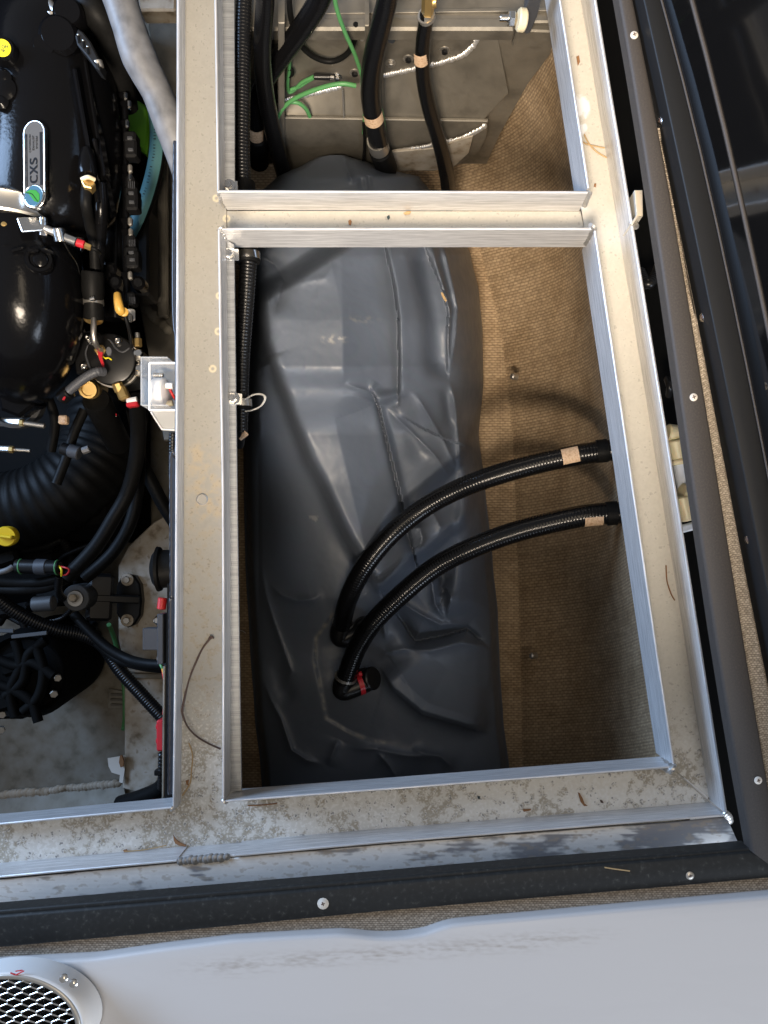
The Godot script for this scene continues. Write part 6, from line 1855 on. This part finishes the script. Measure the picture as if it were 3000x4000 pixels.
	# cables
	for q in [
		[[532, 1560, -0.28, 540, 1660, -0.34, 534, 1780, -0.38, 500, 1920, -0.41, 440, 2030, -0.42, 370, 2140, -0.43, 262, 2255, -0.44], 0.0125, "thick black battery cable curving from the pump down past the big hose", false],
		[[520, 1600, -0.40, 542, 1740, -0.45, 538, 1900, -0.48, 510, 2040, -0.49, 440, 2160, -0.50, 330, 2260, -0.50], 0.0115, "second black cable curving just outside the thick battery cable", false],
		[[540, 1790, -0.50, 590, 1880, -0.52, 640, 1975, -0.54, 700, 2070, -0.56], 0.0125, "straight black cable slanting under the left rail", false],
		[[-60, 2268, -0.45, 80, 2278, -0.46, 170, 2274, -0.46, 250, 2254, -0.455], 0.009, "black cable running level under the connector", false],
		[[-60, 2298, -0.46, 80, 2306, -0.46, 180, 2296, -0.465, 260, 2262, -0.46], 0.0085, "lower of the two level black cables under the connector", false],
		[[-40, 2310, -0.47, 40, 2375, -0.49, 130, 2425, -0.51, 230, 2462, -0.53, 320, 2480, -0.55, 400, 2520, -0.56, 470, 2620, -0.56, 560, 2720, -0.56, 645, 2812, -0.56], 0.0125, "thick ribbed loom running diagonally down to the red terminal cover", true],
		[[290, 2400, -0.55, 350, 2465, -0.54, 420, 2530, -0.53, 500, 2575, -0.52, 570, 2592, -0.50, 660, 2598, -0.48], 0.0095, "black cable bending across to the fuse board", false],
		[[300, 2440, -0.56, 380, 2515, -0.555, 460, 2575, -0.545, 560, 2604, -0.52, 660, 2615, -0.50], 0.0085, "lower black cable bending across to the fuse board", false],
		[[188, 2428, -0.53, 240, 2415, -0.53, 280, 2380, -0.52], 0.004, "short thin loom beside the mount's grey puck", true],
		[[150, 1500, -0.36, 190, 1560, -0.38, 215, 1650, -0.40, 200, 1760, -0.42], 0.008, "black lead looping below the glossy elbow", false],
		[[220, 1890, -0.36, 262, 1780, -0.36, 290, 1690, -0.36, 330, 1600, -0.36], 0.008, "black lead rising from the big hose to the grey loom", false],
		[[232, 2250, -0.44, 228, 2310, -0.46, 250, 2340, -0.48], 0.0065, "braided lead dropping from the connector to the mount", true],
		[[425, 2440, -0.60, 448, 2500, -0.64, 482, 2660, -0.655, 488, 2790, -0.65, 482, 2850, -0.63], 0.0045, "", false]]:
		mb = MB.new()
		tube(mb, P3(q[0]), q[1], 14, Vector2(0.05, 0.005) if q[3] else Vector2.ZERO, 8)
		if q[2] == "": solo("green_lead", "dark green wire hanging along the stringer's edge", "wire", mb, M.green_wire)
		else: solo("engine_cable", q[2], "cable", mb, M.loom_black if q[3] else M.black_rubber)
	t = thing("lead_plug", "black plug with a grey sleeve hanging below the oil canister", "plug", P(280, 1780, -0.4))
	mb = MB.new(); rod(mb, P(240, 1750, -0.35), P(290, 1768, -0.35), 0.010); part(t, "plug", mb, M.black_plastic)
	mb = MB.new(); rod(mb, P(270, 1758, -0.345), P(312, 1772, -0.345), 0.011, 12); part(t, "sleeve", mb, M.grey_plastic)
	mb = MB.new(); rod(mb, P(322, 1762, -0.345), P(350, 1752, -0.345), 0.006, 8); part(t, "tip", mb, M.grey_hose)
	# buzzer in its clear box
	t = thing("alarm_box", "open clear plastic box with a white buzzer inside, fixed under the left rail", "alarm", P(640, 1550, -0.12))
	var bx := PL([584, 1418, 686, 1418, 686, 1605, 590, 1600, 581, 1590], -0.03)
	mb = MB.new(); bar(mb, P(586, 1420, -0.06), P(684, 1421, -0.06), 0.0014, 0.06, 0.0003); part(t, "box_side", mb, M.clear_plastic)
	mb = MB.new(); bar(mb, P(584, 1418, -0.06), P(584, 1602, -0.06), 0.0014, 0.06, 0.0003); part(t, "box_side", mb, M.clear_plastic)
	mb = MB.new(); bar(mb, P(586, 1602, -0.06), P(684, 1602, -0.06), 0.0014, 0.06, 0.0003); part(t, "box_side", mb, M.clear_plastic)
	mb = MB.new(); plate(mb, [582, 1416, 684, 1416, 684, 1604, 582, 1604], -0.092, 0.0014, 0.0003); part(t, "box_back", mb, M.clear_plastic)
	for q in [[584, 1418, 684, 1418], [584, 1602, 684, 1602], [584, 1418, 584, 1602]]:
		mb = MB.new(); rod(mb, P(q[0], q[1], -0.029), P(q[2], q[3], -0.029), 0.0013, 8); part(t, "box_rim", mb, M.white_plastic)
	mb = MB.new()
	zslope(mb, [P(588, 1604, -0.05), P(684, 1604, -0.05), P(684, 1680, -0.075), P(632, 1678, -0.075)], 0.0012); part(t, "box_flap", mb, M.clear_plastic)
	mb = MB.new(); rod(mb, P(590, 1610, -0.049), P(632, 1676, -0.073), 0.001, 8); part(t, "flap_rim", mb, M.white_plastic)
	mb = MB.new(); rod(mb, P(632, 1677, -0.073), P(684, 1680, -0.073), 0.001, 8); part(t, "flap_rim", mb, M.white_plastic)
	mb = MB.new(); lathe(mb, P(604, 1538, -0.062), Vector3(1, 0.12, 0), [Vector2(0, 0), Vector2(0, 0.0175), Vector2(0.002, 0.019), Vector2(0.014, 0.019), Vector2(0.016, 0.0175), Vector2(0.018, 0.010), Vector2(0.018, 0)], 34); part(t, "buzzer", mb, M.white_plastic)
	mb = MB.new(); rod(mb, P(648, 1506, -0.05), P(676, 1508, -0.05), 0.0038, 14); part(t, "knob", mb, M.white_plastic)
	mb = MB.new(); rod(mb, P(650, 1578, -0.06), P(676, 1574, -0.06), 0.0038, 14); part(t, "knob", mb, M.cream_plastic)
	for q in [[598, 1466], [598, 1580]]:
		mb = MB.new(); tube(mb, [P(q[0], q[1], -0.06), P(q[0] + 20, q[1], -0.06), P(q[0] + 40, q[1], -0.06)], 0.0024, 10, Vector2(0.2, 0.002), 4); part(t, "mounting_screw", mb, M.dull_steel)
	mb = MB.new(); tube(mb, P3([660, 1510, -0.055, 668, 1530, -0.05, 676, 1545, -0.052, 684, 1558, -0.06]), 0.0019, 8); part(t, "red_wire", mb, M.red_wire)
	mb = MB.new(); tube(mb, P3([675, 1690, -0.08, 673, 1800, -0.09, 672, 1860, -0.1]), 0.0048, 12, Vector2(0.08, 0.004)); solo("thin_loom", "thin corrugated loom dropping below the clear buzzer box", "cable", mb, M.loom_black)
	# fuse board along the partition
	t = thing("fuse_board", "dark edge-on electrical board under the left rail with relay, rubber boot and red cover", "electrical board", P(655, 2750, -0.3))
	mb = MB.new(); prism(mb, XZ(PL([652, 2280, 700, 2280, 690, 3136, 642, 3136], -0.06)), -0.20, -0.06, 0.001); part(t, "board", mb, M.black_rubber)
	mb = MB.new(); bar(mb, P(646, 2600, -0.075), P(641, 3128, -0.075), 0.003, 0.01, 0.0008); part(t, "board_edge", mb, M.hull_aluminium)
	mb = MB.new(); bar(mb, P(640, 2395, -0.10), P(640, 2590, -0.10), 0.008, 0.03, 0.001); part(t, "panel_block", mb, M.grey_plastic)
	mb = MB.new(); box(mb, Transform3D(Basis(), P(600, 2494, -0.12)), Vector3(0.022, 0.022, 0.029), 0.001); part(t, "relay", mb, M.grey_plastic)
	for q in [[624, 2445], [624, 2546]]:
		mb = MB.new(); bar(mb, P(q[0], q[1] - 12, -0.11), P(q[0], q[1] + 12, -0.11), 0.005, 0.008, 0.001); part(t, "relay_foot", mb, M.black_plastic)
	mb = MB.new(); lathe(mb, P(652, 2222, -0.15), Vector3(-1, 0.1, 0.02), [Vector2(-0.01, 0), Vector2(-0.01, 0.026), Vector2(0.006, 0.026), Vector2(0.008, 0.030), Vector2(0.012, 0.031), Vector2(0.014, 0.026), Vector2(0.018, 0.021), Vector2(0.021, 0.012), Vector2(0.022, 0)], 30); part(t, "rubber_boot", mb, M.black_rubber)
	mb = MB.new(); rod(mb, P(636, 2335, -0.13), P(630, 2380, -0.13), 0.006); part(t, "red_boot", mb, M.red_wire)
	mb = MB.new(); rod(mb, P(608, 2423, -0.12), P(634, 2423, -0.12), 0.0062, 6); part(t, "hex_nut", mb, M.steel)
	mb = MB.new(); rod(mb, P(600, 2425, -0.12), P(612, 2425, -0.12), 0.0028, 10); part(t, "stud", mb, M.steel)
	mb = MB.new(); box(mb, Transform3D(Basis(), P(634, 2868, -0.14)), Vector3(0.010, 0.02, 0.042), 0.002); var rc := part(t, "terminal_cover", mb, M.red_plastic)
	for y in [2838, 2893]:
		mb = MB.new(); rod(mb, P(612, y, -0.14), P(622, y, -0.14), 0.0045, 10); part(rc, "post_cap", mb, M.red_plastic)
	mb = MB.new(); tube(mb, P3([634, 2600, -0.12, 640, 2640, -0.115, 647, 2680, -0.115, 644, 2740, -0.115, 640, 2790, -0.12]), 0.0022, 8); part(t, "red_lead", mb, M.red_wire)
	mb = MB.new(); tube(mb, P3([622, 2585, -0.12, 632, 2605, -0.115, 642, 2622, -0.115]), 0.002, 8); part(t, "green_lead", mb, M.green_wire)
	mb = MB.new(); tube(mb, P3([636, 2612, -0.114, 645, 2640, -0.113]), 0.0022, 8); part(t, "yellow_lead", mb, M.yellow_plastic)
	for q in [[614, 2570], [626, 2562]]:
		mb = MB.new(); rod(mb, P(q[0], q[1], -0.115), P(q[0] + 14, q[1] + 3, -0.115), 0.0034, 8); part(t, "terminal_nut", mb, M.steel)
	mb = MB.new(); tube(mb, P3([634, 2940, -0.15, 634, 3010, -0.16, 630, 3080, -0.18]), 0.005, 10, Vector2(0.22, 0.006)); part(t, "ribbed_strip", mb, M.black_plastic)
	mb = MB.new(); box(mb, Transform3D(Basis(), P(620, 3016, -0.16)), Vector3(0.010, 0.01, 0.008), 0.001); part(t, "small_clip", mb, M.black_plastic)

# ---------------------------------------------------------------- bits of debris lying on the frame
func build_debris() -> void:
	var FL := -0.0458
	var mb := MB.new()
	var tw := [832, 2486, 815, 2502, 790, 2535, 764, 2590, 740, 2650, 722, 2720, 712, 2770, 716, 2800, 735, 2842, 770, 2878, 815, 2905, 862, 2926]
	var pts := []
	for i in range(0, tw.size(), 2): pts.append(P(tw[i], tw[i + 1], FL + 0.002 + (0.006 if i > 4 and i < 18 else 0.0)))
	tube(mb, pts, [0.0014, 0.0012, 0.0011, 0.0013, 0.0010, 0.0012, 0.0015, 0.0012, 0.001, 0.0011, 0.001, 0.0012], 8)
	var t := thing("twig", "long dark curved twig lying on the left rail below its middle", "twig", P(760, 2700, FL))
	part(t, "stem", mb, M.twig_dark)
	mb = MB.new(); tube(mb, [pts[1], P(822, 2486, FL + 0.003), P(836, 2494, FL + 0.002)], 0.0010, 6); part(t, "side_shoot", mb, M.twig_dark)
	var stems := [
		[[738, 2902, 752, 2950, 748, 3010, 742, 3060, 712, 3108], 0.0009, "straw", "thin brown stalk on the left rail above the corner"],
		[[486, 3326, 560, 3320, 650, 3302], 0.0007, "straw", "straight brown stalk with a bud lying on the foot of the frame"],
		[[2262, 545, 2290, 562, 2330, 572, 2362, 578], 0.0008, "straw", "dry grass stem crossing the far half of the right rail"],
		[[2282, 525, 2300, 560, 2330, 592, 2370, 616], 0.0009, "straw", "curved grass stem under the crossing one on the right rail"],
		[[2602, 2208, 2606, 2270, 2622, 2320, 2636, 2345], 0.0008, "leaf_brown", "long curved brown husk along the right rail's outer edge"],
		[[2362, 3388, 2400, 3394, 2460, 3402], 0.0007, "straw", "pale straw on the black foot rail"],
		[[938, 2462, 950, 2466, 960, 2474], 0.0005, "paper_white", "short white thread on the left hem of the bag"],
		[[968, 3147, 1030, 3144, 1082, 3138], 0.0008, "leaf_brown", "flat brown stalk along the hatch's lower lip"],
		[[1245, 3266, 1300, 3262], 0.0014, "leaf_brown", "short thick brown stalk near the frame's outer lip"]]
	for s in stems:
		mb = MB.new()
		var h := FL + 0.002
		if s[3].contains("foot rail"): h = 0.0735
		if s[3].contains("hem"): h = -0.57
		tube(mb, PL(s[0], h), s[1], 8)
		solo("dry_grass_stem" if s[2] == "straw" else "dry_twig" if s[2] != "paper_white" else "thread", s[3], "plant debris" if s[2] != "paper_white" else "thread", mb, M[s[2]])
	var leaves := [
		[[676, 3262, 690, 3282, 704, 3292, 728, 3302, 722, 3308, 700, 3304, 684, 3296, 678, 3282], "leaf_brown", "forked brown leaf scrap on the foot of the frame left of middle"],
		[[480, 3322, 494, 3318, 500, 3328, 488, 3336], "leaf_brown", "small brown bud at the end of the straight stalk"],
		[[2258, 3096, 2266, 3100, 2276, 3118, 2284, 3140, 2296, 3148, 2282, 3150, 2268, 3132], "leaf_brown", "curled orange-brown leaf on the foot of the frame towards the right corner"],
		[[2344, 3125, 2354, 3128, 2358, 3138, 2348, 3136], "twig_dark", "dark seed right of the curled leaf"],
		[[1866, 3110, 1876, 3112, 1874, 3122, 1866, 3120], "print_ink", "black chip near the lower lip of the near hatch"],
		[[2042, 3162, 2074, 3160, 2074, 3166, 2046, 3172], "leaf_brown", "reddish crumb in the middle of the frame's foot"],
		[[1360, 862, 1368, 856, 1374, 864, 1370, 880, 1362, 876], "leaf_brown", "brown seed on the crossbeam's channel"],
		[[1510, 846, 1520, 838, 1524, 850, 1516, 858], "print_ink", "dark chip on the crossbeam's channel"],
		[[1576, 832, 1590, 824, 1606, 824, 1600, 836, 1582, 838], "straw", "pale straw-coloured flake on the crossbeam's channel"],
		[[724, 3050, 738, 3046, 734, 3062, 742, 3072, 728, 3066], "leaf_brown", "small brown scrap at the foot of the left rail"],
		[[2252, 220, 2262, 215, 2266, 240, 2258, 256], "leaf_brown", "brown stain-like scrap on the far part of the right rail"],
		[[2322, 716, 2330, 716, 2328, 730, 2322, 728], "leaf_brown", "tiny brown seed on the right rail at the crossbeam"],
		[[1722, 1142, 1730, 1142, 1746, 1172, 1740, 1180, 1728, 1160], "straw", "tan chip caught in the bag's right fold"]]
	for l in leaves:
		mb = MB.new()
		var h := FL + 0.0022
		if l[2].contains("bag's"): h = -0.258
		prism(mb, XZ(PL(l[0], h)), h - 0.0012, h, 0.0004)
		solo("leaf_scrap", l[2], "plant debris", mb, M[l[1]])
